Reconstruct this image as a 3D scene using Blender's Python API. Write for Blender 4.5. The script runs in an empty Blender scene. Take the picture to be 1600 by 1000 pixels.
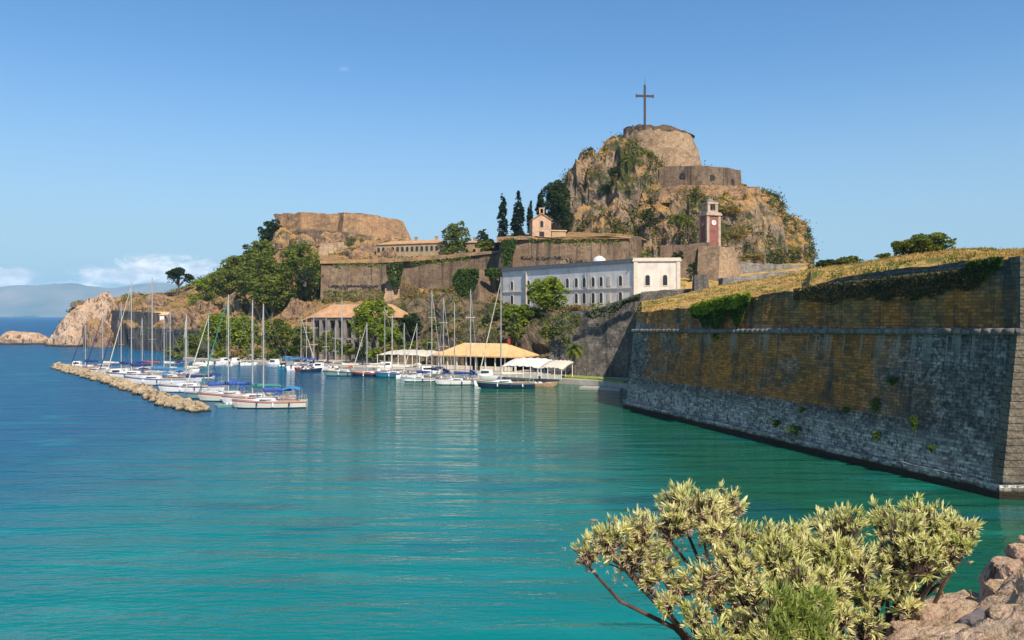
import bpy, math, random
import numpy as np
from mathutils import Vector, Matrix
random.seed(7)
RNG = np.random.default_rng(11)
F, H, HZ = 1250.0, 14.0, 494.0          # focal length in photo pixels, eye height above the water, horizon row
C = bpy.context.scene.collection
S = bpy.context.scene

# ---------------------------------------------------------------- camera
cam_d = bpy.data.cameras.new('camera'); cam = bpy.data.objects.new('camera', cam_d); C.objects.link(cam)
cam.location = (0, 0, H); cam.rotation_euler = (math.radians(90), 0, 0)
cam_d.sensor_width = 36; cam_d.lens = 36 * F / 1600; cam_d.shift_y = -6 / 1600
cam_d.clip_start = 0.1; cam_d.clip_end = 60000
S.camera = cam
S.render.resolution_x, S.render.resolution_y = 1024, 640
# ---------------------------------------------------------------- light
SUN = Vector((0.43, -0.86, 1.06)).normalized()
S.view_settings.view_transform = 'Standard'; S.view_settings.look = 'None'
S.view_settings.exposure = 0.80; S.view_settings.gamma = 1
sun_d = bpy.data.lights.new('sun', 'SUN'); sun = bpy.data.objects.new('sun', sun_d); C.objects.link(sun)
sun_d.energy = 3.9; sun_d.angle = math.radians(0.5); sun_d.color = (1, 0.90, 0.77)
sun.rotation_euler = SUN.to_track_quat('Z', 'Y').to_euler()
S.cycles.volume_bounces = 1; S.cycles.volume_step_rate = 10
S.cycles.max_bounces = 6

# ---------------------------------------------------------------- node helpers
class NH:
    def __init__(s, tree):
        s.t = tree; s.n = tree.nodes; s.l = tree.links
    def node(s, typ, ins=None, **props):
        n = s.n.new(typ)
        for k, v in props.items(): setattr(n, k, v)
        for k, v in (ins or {}).items(): s.put(n.inputs[k], v)
        return n
    def put(s, sock, v):
        if isinstance(v, bpy.types.NodeSocket): s.l.new(v, sock)
        elif v is not None:
            if isinstance(v, (tuple, list)) and len(v) == 3 and sock.type == 'RGBA': v = (*v, 1)
            sock.default_value = v
    def mapping(s, vec, scale=(1, 1, 1), loc=(0, 0, 0), rot=(0, 0, 0)):
        return s.node('ShaderNodeMapping', {'Vector': vec, 'Scale': scale, 'Location': loc, 'Rotation': rot}).outputs[0]
    def noise(s, vec, scale, detail=4, rough=.55, dist=0):
        return s.node('ShaderNodeTexNoise', {'Vector': vec, 'Scale': scale, 'Detail': detail, 'Roughness': rough, 'Distortion': dist}).outputs[0]
    def ramp(s, fac, stops, interp='LINEAR'):
        r = s.node('ShaderNodeValToRGB', {'Fac': fac}); cr = r.color_ramp; cr.interpolation = interp
        while len(cr.elements) < len(stops): cr.elements.new(0.5)
        for e, (p, c) in zip(cr.elements, stops):
            e.position = p; e.color = (*c, 1) if isinstance(c, (tuple, list)) else (c, c, c, 1)
        return r.outputs[0]
    def mix(s, fac, a, b, blend='MIX'):
        m = s.node('ShaderNodeMix', data_type='RGBA', blend_type=blend)
        s.put(m.inputs[0], fac); s.put(m.inputs[6], a); s.put(m.inputs[7], b)
        return m.outputs[2]
    def math(s, op, a, b=None, c=None, clamp=False):
        m = s.node('ShaderNodeMath', operation=op, use_clamp=clamp)
        s.put(m.inputs[0], a)
        if b is not None: s.put(m.inputs[1], b)
        if c is not None: s.put(m.inputs[2], c)
        return m.outputs[0]
    def sstep(s, v, a, b):
        m = s.node('ShaderNodeMapRange', {'Value': v, 'From Min': a, 'From Max': b}, interpolation_type='SMOOTHSTEP')
        return m.outputs[0]
    def bump(s, h, strength=.5, dist=.1, normal=None):
        b = s.node('ShaderNodeBump', {'Height': h, 'Strength': strength, 'Distance': dist})
        if normal is not None: s.put(b.inputs['Normal'], normal)
        return b.outputs[0]
    def sep(s, v):
        return s.node('ShaderNodeSeparateXYZ', {0: v}).outputs

def new_mat(name):
    m = bpy.data.materials.new(name); m.use_nodes = True
    h = NH(m.node_tree); b = m.node_tree.nodes['Principled BSDF']
    return m, h, b
def pos(h): return h.node('ShaderNodeNewGeometry').outputs['Position']
def uvc(h): return h.node('ShaderNodeUVMap').outputs[0]

# ---------------------------------------------------------------- world: sky with a low bank of cloud
wd = bpy.data.worlds.new('World'); S.world = wd; wd.use_nodes = True
h = NH(wd.node_tree); bg = wd.node_tree.nodes['Background']
sky = h.node('ShaderNodeTexSky', sky_type='NISHITA', sun_disc=False)
sky.sun_elevation = math.asin(SUN.z); sky.sun_rotation = math.atan2(SUN.x, SUN.y)
sky.air_density = 1.0; sky.dust_density = 0.3; sky.ozone_density = 2.2; sky.altitude = 0
hs = h.node('ShaderNodeHueSaturation', {'Color': sky.outputs[0], 'Saturation': 1.22, 'Value': 1.0, 'Hue': 0.500})
tc = h.node('ShaderNodeTexCoord').outputs['Generated']
x, y, z = h.sep(tc)
az = h.math('DIVIDE', x, h.math('MAXIMUM', y, 0.05))
el = h.math('DIVIDE', z, h.math('MAXIMUM', y, 0.05))
cv = h.node('ShaderNodeCombineXYZ', {0: az, 1: el, 2: 0.0}).outputs[0]
front = h.sstep(y, 0.1, 0.3)
n1 = h.noise(h.mapping(cv, (1, 2.6, 1), (0.31, .12, 0)), 19, 9, .66, .5)
def blob(cx, cy, rx, ry):
    a = h.math('DIVIDE', h.math('SUBTRACT', az, cx), rx); b = h.math('DIVIDE', h.math('SUBTRACT', el, cy), ry)
    d = h.math('ADD', h.math('MULTIPLY', a, a), h.math('MULTIPLY', b, b))
    return h.math('SUBTRACT', 1.0, h.math('SQRT', d), None, True)
m1 = blob(-0.45, 0.056, .12, .026)
for bb in [(-0.50, .052, .06, .024), (-0.405, .054, .055, .024), (-0.62, .050, .05, .018), (-0.545, .036, .07, .012), (-0.36, .045, .08, .02), (-0.68, .036, .14, .012)]:
    m1 = h.math('MAXIMUM', m1, blob(*bb))
dens = h.math('MULTIPLY', h.sstep(h.math('ADD', h.math('MULTIPLY', n1, 1.15), h.math('MULTIPLY', m1, 0.46)), 0.64, .92), front)
dens = h.math('MULTIPLY', dens, h.sstep(m1, 0.0, 0.3))
wisp = h.noise(h.mapping(cv, (.8, 3.2, 1), (1.7, .4, 0)), 5, 6, .6, .5)
hazeband = h.math('MULTIPLY', h.sstep(el, 0.13, 0.0), h.sstep(wisp, 0.45, 0.75))
hazeband = h.math('MULTIPLY', h.math('MULTIPLY', hazeband, front), 0.30)
tiny = h.math('MULTIPLY', blob(-0.21, 0.309, .008, .004), 0.16)
shade = h.noise(h.mapping(cv, (1, 2.2, 1), (0.31, .14, 0)), 22, 5, .6)
ccol = h.mix(h.sstep(shade, .35, .65), (5.4, 5.3, 5.5), (9.6, 9.0, 8.6))
base_sky = h.mix(1.0, hs.outputs[0], (.90, .93, .96), 'MULTIPLY')
base_sky = h.mix(h.math('MULTIPLY', h.sstep(z, .32, -.02), .85), base_sky, (2.5, 3.25, 3.75))
skyc = h.mix(hazeband, base_sky, (3.9, 4.3, 4.7))
skyc = h.mix(h.math('MULTIPLY', dens, 0.92), skyc, ccol)
skyc = h.mix(tiny, skyc, (6.5, 6.8, 7.2))
h.put(bg.inputs[0], skyc); bg.inputs[1].default_value = 0.092

# ---------------------------------------------------------------- numpy noise
def _hash(i, j, k):
    n = (i * 374761393 + j * 668265263 + k * 2147483647 + 1013904223) & 0xffffffff
    n = ((n ^ (n >> 13)) * 1274126177) & 0xffffffff
    n = ((n ^ (n >> 16)) * 2246822519) & 0xffffffff
    return ((n >> 8) & 0xffff) / 65535.0 * 2 - 1
def vnoise(P):
    P = np.asarray(P, float); I = np.floor(P).astype(np.int64); f = P - I; f = f * f * (3 - 2 * f)
    r = 0
    for a in (0, 1):
        for b in (0, 1):
            for c in (0, 1):
                w = (f[..., 0] if a else 1 - f[..., 0]) * (f[..., 1] if b else 1 - f[..., 1]) * (f[..., 2] if c else 1 - f[..., 2])
                r = r + w * _hash(I[..., 0] + a, I[..., 1] + b, I[..., 2] + c)
    return r
def fbm(P, size, octs=4, ridge=False, gain=.5):
    P = np.asarray(P, float) / size; r = 0; a = 1; t = 0
    for o in range(octs):
        n = vnoise(P * 2 ** o + 17.3 * o)
        if ridge: n = 1 - 2 * np.abs(n)
        r = r + a * n; t += a; a *= gain
    return r / t

# ---------------------------------------------------------------- object helpers
def W(px, py, Y): return np.array([(px - 800) / F * Y, Y, H + (HZ - py) / F * Y])
def Yw(py, z=0.0): return (H - z) * F / (py - HZ)
ORI = {}
def tag(o, label=None, cat=None, group=None, kind=None):
    if label: o['label'] = label
    if cat: o['category'] = cat
    if group: o['group'] = group
    if kind: o['kind'] = kind
    return o
def thing(name, label, cat, loc=(0, 0, 0), rot=0, group=None, local=False):
    o = bpy.data.objects.new(name, None); C.objects.link(o); o.empty_display_size = .2
    o.location = Vector([float(v) for v in loc]); o.rotation_euler = (0, 0, rot)
    ORI[o.name] = (0, 0, 0) if local else tuple(float(v) for v in loc)
    return tag(o, label, cat, group)
def mk(name, V, Fc, mats, parent=None, uv=None, smooth=False, midx=None):
    V = np.asarray(V, float).reshape(-1, 3)
    org = ORI.get(parent.name, (0, 0, 0)) if parent is not None else (0, 0, 0)
    me = bpy.data.meshes.new(name)
    me.from_pydata((V - np.array(org)).tolist(), [], [list(map(int, f)) for f in Fc] if not isinstance(Fc, np.ndarray) else Fc.tolist())
    for m in (mats if isinstance(mats, (list, tuple)) else [mats]): me.materials.append(m)
    if uv is not None:
        uv = np.asarray(uv, float).reshape(-1, 2)
        l = me.uv_layers.new(name='UVMap'); li = np.empty(len(me.loops), np.int32); me.loops.foreach_get('vertex_index', li)
        l.data.foreach_set('uv', uv[li].ravel())
    if smooth: me.polygons.foreach_set('use_smooth', [True] * len(me.polygons))
    if midx is not None: me.polygons.foreach_set('material_index', midx)
    me.update()
    o = bpy.data.objects.new(name, me); C.objects.link(o)
    if parent is not None: o.parent = parent; ORI[o.name] = org
    else: ORI[o.name] = (0, 0, 0)
    return o
def struct(o): o['kind'] = 'structure'; return o

class MB:
    def __init__(s): s.v = []; s.f = []; s.m = []; s.cur = 0
    def add(s, V, Fc):
        b = len(s.v); s.v.extend([tuple(map(float, p)) for p in V]); s.f.extend([[b + i for i in f] for f in Fc]); s.m.extend([s.cur] * len(Fc))
    def hexa(s, P):   # 8 points: bottom 4 ccw, top 4 ccw
        s.add(P, [(3, 2, 1, 0), (4, 5, 6, 7), (0, 1, 5, 4), (1, 2, 6, 5), (2, 3, 7, 6), (3, 0, 4, 7)])
    def box(s, c, d, rz=0):
        cx, cy, cz = c; a, b, e = [v / 2 for v in d]; co, si = math.cos(rz), math.sin(rz)
        P = []
        for z in (-e, e):
            for x, y in ((-a, -b), (a, -b), (a, b), (-a, b)):
                P.append((cx + x * co - y * si, cy + x * si + y * co, cz + z))
        s.hexa(P)
    def cyl(s, p0, p1, r0, r1=None, n=8, cap=True):
        r1 = r0 if r1 is None else r1
        p0 = Vector(p0); p1 = Vector(p1); d = (p1 - p0).normalized()
        a = d.orthogonal().normalized(); b = d.cross(a)
        V = []
        for p, r in ((p0, r0), (p1, r1)):
            for i in range(n):
                t = 2 * math.pi * i / n; V.append(p + (a * math.cos(t) + b * math.sin(t)) * r)
        Fc = [(i, (i + 1) % n, n + (i + 1) % n, n + i) for i in range(n)]
        if cap: Fc += [tuple(range(n - 1, -1, -1)), tuple(range(n, 2 * n))]
        s.add(V, Fc)
    def tube(s, pts, radii, n=6):
        for i in range(len(pts) - 1): s.cyl(pts[i], pts[i + 1], radii[i], radii[i + 1], n)
    def rings(s, rings, cap0=True, cap1=True, close=True):
        n = len(rings[0]); V = [p for r in rings for p in r]; Fc = []
        for k in range(len(rings) - 1):
            for i in range(n if close else n - 1):
                j = (i + 1) % n; Fc.append((k * n + i, k * n + j, (k + 1) * n + j, (k + 1) * n + i))
        if cap0: Fc.append(tuple(range(n - 1, -1, -1)))
        if cap1: Fc.append(tuple((len(rings) - 1) * n + i for i in range(n)))
        s.add(V, Fc)
    def build(s, name, mats, parent=None, smooth=False):
        return mk(name, s.v, s.f, mats, parent, smooth=smooth, midx=s.m)
class Frame:   # facade frame: u along the front (left to right), n towards the viewer
    def __init__(s, A, B):
        s.A = np.array(A[:2], float); d = np.array(B[:2], float) - s.A; s.L = np.linalg.norm(d); s.u = d / s.L; s.n = np.array([s.u[1], -s.u[0]])
    def p(s, u, n, z): q = s.A + s.u * u + s.n * n; return (q[0], q[1], z)
    def box(s, mb, u0, u1, n0, n1, z0, z1):
        mb.hexa([s.p(u0, n1, z0), s.p(u1, n1, z0), s.p(u1, n0, z0), s.p(u0, n0, z0), s.p(u0, n1, z1), s.p(u1, n1, z1), s.p(u1, n0, z1), s.p(u0, n0, z1)])
def grid_faces(nu, nv):
    i, j = np.meshgrid(np.arange(nu - 1), np.arange(nv - 1), indexing='ij'); a = (i * nv + j).ravel()
    return np.stack([a, a + nv, a + nv + 1, a + 1], 1)
def masonry(name, bot, top, mat, parent=None, thick=3.0, du=1.5, dv=1.2, rough=.15, rag=.2, size=3.0, u0=0.0, seed=0, power=1.0):
    """solid wall between a bottom and a top polyline (left to right as seen), inland side on the left of travel"""
    bot = [np.asarray(p, float) for p in bot]; top = [np.asarray(p, float) for p in top]
    B, T, U = [], [], []; acc = u0
    for k in range(len(bot) - 1):
        L = np.linalg.norm((bot[k + 1] - bot[k])[:2]); n = max(1, int(round(L / du)))
        for i in range(n):
            t = i / n; B.append(bot[k] * (1 - t) + bot[k + 1] * t); T.append(top[k] * (1 - t) + top[k + 1] * t); U.append(acc + L * t)
        acc += L
    B.append(bot[-1]); T.append(top[-1]); U.append(acc)
    B, T, U = np.array(B), np.array(T), np.array(U)
    hh = np.max(T[:, 2] - B[:, 2]); nv = max(2, int(round(hh / dv)) + 1); nu = len(B)
    t = np.linspace(0, 1, nv)[None, :, None] ** power
    G = B[:, None, :] * (1 - t) + T[:, None, :] * t
    d = np.gradient(B[:, :2], axis=0); d /= np.linalg.norm(d, axis=1, keepdims=True) + 1e-9
    inn = np.stack([-d[:, 1], d[:, 0], np.zeros(nu)], 1)
    G = G + inn[:, None, :] * (fbm(G + seed * 31, size, 4) * rough * 2)[..., None]
    rg = fbm(G[:, -1] + seed * 7, size * .8, 4) * rag * 1.6; G[:, -1, 2] += rg; G[:, -2, 2] += rg * .3
    uv = np.stack([np.repeat(U[:, None], nv, 1), G[..., 2]], -1)
    # add back: top-back and bottom-back rows
    tb = G[:, -1:, :] + inn[:, None, :] * thick; bb = G[:, :1, :] + inn[:, None, :] * thick
    bb = np.concatenate([tb[..., :2], bb[..., 2:]], -1)
    G2 = np.concatenate([G, tb, bb], 1); uv2 = np.concatenate([uv, uv[:, -1:] + [0, thick], uv[:, :1]], 1)
    m = nv + 2; Fc = grid_faces(nu, m).tolist()
    Fc.append([i for i in range(m)]); Fc.append([(nu - 1) * m + i for i in range(m - 1, -1, -1)])
    return mk(name, G2.reshape(-1, 3), Fc, mat, parent, uv=uv2.reshape(-1, 2))
def lut(c, px): c = np.array(c, float); return np.stack([px, np.interp(px, c[:, 0], c[:, 1]), np.interp(px, c[:, 0], c[:, 2])], 1)
def cz(px, z, Y): return (px, HZ - (z - H) * F / Y, Y)
def loft(name, contours, px0, px1, npx, sub, mat, amp=1.0, size=8.0, ridge=True, parent=None, smooth=False, taper=0, seed=0, octs=5):
    pxs = np.linspace(px0, px1, npx); rows = []
    for c in contours:
        a = lut(c, pxs); rows.append(np.stack([(a[:, 0] - 800) / F * a[:, 2], a[:, 2], H + (HZ - a[:, 1]) / F * a[:, 2]], 1))
    out = []
    if isinstance(sub, int): sub = [sub] * (len(rows) - 1)
    for k in range(len(rows) - 1):
        for i in range(sub[k]):
            t = i / sub[k]; out.append(rows[k] * (1 - t) + rows[k + 1] * t)
    out.append(rows[-1]); G = np.array(out)
    Q = G + seed * 13.7
    D = np.stack([fbm(Q, size, octs, ridge), fbm(Q + 91, size, octs, ridge), fbm(Q + 47, size, octs, ridge)], -1)
    D[..., 0] *= .6
    if taper:
        w = np.minimum(1, np.arange(len(G)) / taper); D *= w[:, None, None]
    G = G + D * amp
    return mk(name, G.reshape(-1, 3), grid_faces(G.shape[0], G.shape[1])[:, ::-1].copy(), mat, parent, smooth=smooth)
# ---------------------------------------------------------------- materials
def plain(name, col, rough=.6, metal=0, var=.12, vscale=.8, bump=0, spec=None):
    m, h, b = new_mat(name); p = pos(h)
    n = h.noise(p, vscale, 5)
    lo = tuple(c * (1 - var) for c in col); hi = tuple(min(1, c * (1 + var)) for c in col)
    h.put(b.inputs['Base Color'], h.ramp(n, [(.3, lo), (.7, hi)]))
    b.inputs['Roughness'].default_value = rough; b.inputs['Metallic'].default_value = metal
    if spec is not None: b.inputs['Specular IOR Level'].default_value = spec
    if bump: h.put(b.inputs['Normal'], h.bump(h.noise(p, vscale * 6, 4), .5, bump))
    return m
def stone(name, a, b_, c, streak=.5, dark=(.035, .035, .032), bw=1.1, bh=.42, mortar=.03, brickmix=.5, bump=.12, zmark=None):
    """coursed masonry in metre UVs: patchy colour, run-off stains, joints"""
    m, h, b = new_mat(name); uv = uvc(h); p = pos(h)
    uv = h.mix(.10, uv, h.node('ShaderNodeTexNoise', {'Vector': p, 'Scale': .8, 'Detail': 4.0}).outputs[1], 'ADD')
    big = h.noise(p, .16, 5, .6); mid = h.noise(p, .7, 5, .65); fine = h.noise(p, 3.2, 4, .7)
    col = h.mix(h.sstep(big, .38, .62), a, b_)
    col = h.mix(h.math('MULTIPLY', h.sstep(mid, .45, .7), .75), col, c)
    br = h.node('ShaderNodeTexBrick', {'Vector': uv, 'Color1': (.62, .62, .62), 'Color2': (1.15, 1.12, 1.08), 'Mortar': (.42, .40, .37), 'Scale': 1.0,
                'Mortar Size': mortar, 'Mortar Smooth': .4, 'Bias': 0.0, 'Brick Width': bw, 'Row Height': bh}, offset=.5)
    col = h.mix(brickmix, col, h.mix(1.0, col, br.outputs[0], 'MULTIPLY'))
    col = h.mix(h.sstep(fine, .35, .75), h.mix(1.0, col, (.66, .66, .66), 'MULTIPLY'), h.mix(1.0, col, (1.25, 1.22, 1.18), 'MULTIPLY'))
    st = h.noise(h.mapping(uv, (.55, .035, 1)), 1.0, 5, .65)
    st2 = h.noise(h.mapping(uv, (1.9, .12, 1), (5, 3, 0)), 1.0, 4, .6)
    f = h.math('MULTIPLY', h.math('MAXIMUM', h.sstep(st, .52, .64), h.math('MULTIPLY', h.sstep(st2, .55, .7), .7)), streak)
    col = h.mix(f, col, dark)
    h.put(b.inputs['Base Color'], col); b.inputs['Roughness'].default_value = .92; b.inputs['Specular IOR Level'].default_value = .15
    hh = h.math('ADD', h.math('MULTIPLY', br.outputs['Fac'], -.6), h.math('ADD', fine, mid))
    h.put(b.inputs['Normal'], h.bump(hh, .8, bump))
    return m
def rockm(name, rock_a, rock_b, grass_a, grass_b, green, gfac=.5, slope=(.45, .75), sc=1.0, bump=.5, grn=(.55, .68)):
    """rock that carries dry grass on the flatter ledges and patches of green scrub"""
    m, h, b = new_mat(name); g = h.node('ShaderNodeNewGeometry'); p = g.outputs['Position']
    nz = h.sep(g.outputs['True Normal'])[2]
    big = h.noise(p, .05 * sc, 6, .62); mid = h.noise(p, .28 * sc, 6, .7); fine = h.noise(p, 1.3 * sc, 5, .7)
    cr = h.noise(h.mapping(p, (1, 1, .35)), .5 * sc, 6, .75, .6)
    rock = h.mix(h.sstep(mid, .35, .68), rock_a, rock_b)
    rock = h.mix(h.sstep(cr, .47, .40), rock, tuple(v * .33 for v in rock_a))
    rock = h.mix(h.sstep(fine, .3, .7), h.mix(1.0, rock, (.7, .7, .7), 'MULTIPLY'), rock)
    gr = h.mix(h.sstep(fine, .35, .7), grass_a, grass_b)
    sl = h.math('ADD', nz, h.math('MULTIPLY', h.math('SUBTRACT', mid, .5), 1.9))
    col = h.mix(h.math('MULTIPLY', h.sstep(sl, *slope), gfac), rock, gr)
    gsel = h.math('ADD', h.math('MULTIPLY', big, .45), h.math('MULTIPLY', h.noise(p, .13 * sc, 5, .7), .55))
    col = h.mix(h.math('MULTIPLY', h.sstep(gsel, *grn), .9), col, h.mix(fine, green, tuple(v * .45 for v in green)))
    h.put(b.inputs['Base Color'], col); b.inputs['Roughness'].default_value = .95; b.inputs['Specular IOR Level'].default_value = .1
    h.put(b.inputs['Normal'], h.bump(h.math('ADD', h.math('MULTIPLY', cr, 1.6), fine), 1.0, bump))
    return m
def leafm(name, a, b_, c=None, sc=.5, trans=.33):
    m, h, b = new_mat(name); g = h.node('ShaderNodeNewGeometry'); p = g.outputs['Position']
    n = h.noise(p, sc, 4, .6); r = g.outputs['Random Per Island']
    col = h.mix(h.sstep(n, .35, .65), a, b_)
    col = h.mix(h.math('MULTIPLY', r, .55), col, c or tuple(v * .5 for v in a))
    h.put(b.inputs['Base Color'], col); b.inputs['Roughness'].default_value = .6; b.inputs['Specular IOR Level'].default_value = .2
    tr = h.node('ShaderNodeBsdfTranslucent', {'Color': h.mix(1.0, col, (1.3, 1.5, .7), 'MULTIPLY')})
    ms = h.node('ShaderNodeMixShader', {0: trans, 1: b.outputs[0], 2: tr.outputs[0]})
    out = m.node_tree.nodes['Material Output']; h.l.new(ms.outputs[0], out.inputs[0])
    return m
def tilem(name, a, b_, bw=.3, bh=.4):
    m, h, b = new_mat(name); p = pos(h)
    n = h.noise(p, .5, 5, .7); f = h.noise(p, 3, 3, .7)
    col = h.mix(h.sstep(n, .35, .65), a, b_); col = h.mix(h.sstep(f, .55, .75), col, tuple(v * .5 for v in a))
    h.put(b.inputs['Base Color'], col); b.inputs['Roughness'].default_value = .85
    wv = h.node('ShaderNodeTexWave', {'Vector': p, 'Scale': 1.1, 'Distortion': .4}, bands_direction='X').outputs[1]
    h.put(b.inputs['Normal'], h.bump(h.math('ADD', wv, f), .8, .12))
    return m

M = {}
M['stone_brown'] = stone('weathered_brown_stone', (.19, .125, .08), (.27, .19, .125), (.10, .08, .06), streak=.75)  # darkened so the shade on the retaining walls sits in the colour
M['stone_pale'] = stone('pale_tan_stone', (.43, .29, .175), (.30, .20, .12), (.54, .40, .26), streak=.35, dark=(.12, .10, .07))
M['stone_grey'] = stone('grey_stone', (.26, .235, .20), (.17, .155, .14), (.38, .34, .28), streak=.5)
M['stone_mottled'] = stone('mottled_rubble_stone', (.17, .15, .125), (.11, .10, .09), (.34, .30, .25), streak=.6, bw=.8, bh=.4, bump=.3)  # darker than the grey stone: the wall's shade is put into the colour
M['stone_dark'] = stone('dark_sea_stone', (.085, .08, .075), (.12, .11, .10), (.065, .065, .07), streak=.5)
M['stone_ochre'] = stone('sunlit_ochre_stone', (.41, .24, .12), (.25, .155, .09), (.50, .34, .19), streak=.4, dark=(.10, .075, .05))  # brighter wall stone, with the sunlight on it put into the colour
M['quoin'] = stone('rusticated_quoin_stone', (.45, .38, .29), (.33, .28, .22), (.55, .48, .38), streak=.4, bw=2.2, bh=.62, mortar=.09, brickmix=.9, bump=.35)
M['rock'] = rockm('crag_rock', (.25, .18, .125), (.52, .39, .27), (.56, .28, .08), (.40, .24, .07), (.055, .080, .018), gfac=.85, slope=(.22, .62), grn=(.48, .57), bump=.9)
M['rock_pink'] = rockm('pink_sea_rock', (.48, .32, .21), (.68, .50, .36), (.42, .24, .10), (.34, .20, .07), (.06, .07, .02), gfac=.6, slope=(.6, .95), grn=(.66, .75))
M['cliff'] = rockm('brown_cliff_rock', (.12, .095, .07), (.22, .165, .12), (.24, .17, .07), (.20, .11, .05), (.045, .06, .014), gfac=.6, grn=(.50, .60))
M['hill_grass'] = rockm('dry_hillside', (.24, .15, .10), (.42, .28, .18), (.46, .27, .10), (.30, .18, .08), (.085, .095, .025), gfac=.8, slope=(.35, .8), sc=1.6, grn=(.53, .62), bump=.6)
M['berm'] = rockm('sunburnt_grass_bank', (.34, .20, .09), (.44, .29, .13), (.56, .32, .10), (.38, .25, .08), (.17, .19, .04), gfac=.95, slope=(.1, .4), sc=3.0, bump=.15, grn=(.49, .58))
M['trunk'] = plain('bark', (.10, .075, .055), .9, var=.35, vscale=3, bump=.03)
M['leaf_dark'] = leafm('dark_pine_foliage', (.026, .050, .016), (.065, .090, .022))
M['leaf_cypress'] = leafm('cypress_foliage', (.014, .030, .014), (.030, .050, .018))
M['leaf_mid'] = leafm('olive_green_foliage', (.09, .13, .022), (.30, .30, .045), (.025, .045, .010))
M['leaf_bright'] = leafm('bright_green_foliage', (.17, .24, .020), (.36, .38, .035), (.04, .08, .01))
M['leaf_ivy'] = leafm('ivy_foliage', (.05, .10, .018), (.13, .19, .03), (.02, .035, .01), sc=1.2)
M['leaf_moss'] = leafm('dark_creeper_foliage', (.035, .045, .025), (.06, .065, .03), (.12, .09, .05))
M['leaf_dry'] = leafm('dry_scrub_foliage', (.26, .19, .055), (.38, .25, .07), (.08, .08, .02))
M['tile'] = tilem('terracotta_tiles', (.46, .23, .11), (.58, .34, .17))
M['tile_straw'] = tilem('sand_orange_tiles', (.72, .42, .16), (.80, .52, .24))
M['white'] = plain('white_paint', (.78, .76, .72), .5, var=.06)
M['tent_white'] = plain('off_white_canvas', (.60, .57, .51), .8, var=.15, vscale=1.5)
M['gel'] = plain('white_gelcoat', (.72, .72, .70), .25, var=.05)
M['gel_cream'] = plain('cream_gelcoat', (.58, .56, .46), .3, var=.06)
M['gel_green'] = plain('sea_green_gelcoat', (.16, .27, .25), .3, var=.08)
M['gel_navy'] = plain('navy_gelcoat', (.012, .022, .05), .25, var=.2)
M['gel_teal'] = plain('teal_blue_paint', (.02, .16, .26), .3, var=.1)
M['boot'] = plain('dark_boot_stripe', (.02, .03, .04), .5)
M['deck'] = plain('cream_deck', (.62, .55, .47), .7, var=.15, vscale=2)
M['teak'] = plain('teak_deck', (.32, .20, .11), .7, var=.25, vscale=2)
M['alu'] = plain('mast_aluminium', (.40, .385, .36), .45, .2, var=.08)
M['wire'] = plain('rigging_wire', (.30, .30, .30), .5, .5)
M['blue'] = plain('blue_canvas', (.025, .075, .28), .8, var=.4, vscale=3)
M['navy'] = plain('navy_canvas', (.015, .03, .13), .8, var=.25, vscale=3)
M['azure'] = plain('azure_canvas', (.03, .17, .34), .8, var=.25, vscale=3)
M['teal'] = plain('teal_canvas', (.03, .20, .17), .8, var=.2, vscale=3)
M['cream'] = plain('cream_canvas', (.54, .49, .39), .8, var=.15, vscale=3)
M['redc'] = plain('red_canvas', (.35, .04, .03), .8, var=.2, vscale=3)
M['glass'] = plain('dark_glass', (.02, .025, .03), .12, var=.2)
M['darkroom'] = plain('interior_shade', (.022, .020, .020), .9)  # near-black colour stands in for the shade inside openings
def plasterm(name, col):
    m, h, b = new_mat(name); p = pos(h)
    n = h.noise(p, .35, 6, .65); s = h.noise(h.mapping(p, (1.2, 1.2, .12)), 1.0, 5, .65); f = h.noise(p, 2.5, 5, .7)
    c = h.mix(h.sstep(n, .4, .7), col, tuple(v * .80 for v in col)); c = h.mix(h.math('MULTIPLY', h.sstep(s, .52, .72), .5), c, (col[0] * .5, col[1] * .47, col[2] * .43)); c = h.mix(h.math('MULTIPLY', h.sstep(f, .6, .75), .3), c, (.36, .28, .2))
    h.put(b.inputs['Base Color'], c); b.inputs['Roughness'].default_value = .9; h.put(b.inputs['Normal'], h.bump(f, .5, .03)); return m
M['plaster'] = plasterm('pale_grey_plaster', (.72, .68, .63))  # greyer plaster: the long wing's shade is part of this colour
M['plaster_lit'] = plasterm('sunlit_plaster', (.74, .65, .55))  # warmer copy of the plaster: sun on the end wing put into the colour
M['trim'] = plain('pale_stone_trim', (.62, .54, .43), .85, var=.12, vscale=2)
M['lead'] = plain('grey_roofing', (.13, .14, .155), .7, var=.15)
M['pinkwall'] = plain('faded_pink_plaster', (.50, .32, .20), .9, var=.25, vscale=.6, bump=.02)
M['dustytrim'] = plain('dusty_stone_trim', (.40, .30, .22), .9, var=.25)
M['redwall'] = plain('dark_red_plaster', (.24, .085, .065), .9, var=.25, vscale=.8)
M['tanwall'] = plain('sandy_plaster', (.36, .26, .15), .9, var=.22, vscale=.5, bump=.02)
M['shade_stone'] = plain('shaded_grey_pier', (.22, .19, .16), .9, var=.3)  # grey stone darkened to carry the shade of the arcade
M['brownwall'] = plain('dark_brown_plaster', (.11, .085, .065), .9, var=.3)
M['ironwork'] = plain('dark_iron', (.035, .032, .03), .7, var=.3)
M['concrete'] = plain('quay_concrete', (.40, .35, .29), .9, var=.2, vscale=.5, bump=.02)
M['grass'] = plain('green_lawn', (.20, .24, .045), .95, var=.35, vscale=1.2, bump=.05)
M['boulder'] = rockm('breakwater_stone', (.36, .265, .165), (.58, .46, .31), (.46, .32, .14), (.5, .36, .2), (.12, .12, .05), gfac=.3, sc=3.0, bump=.15, grn=(.70, .80))
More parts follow.
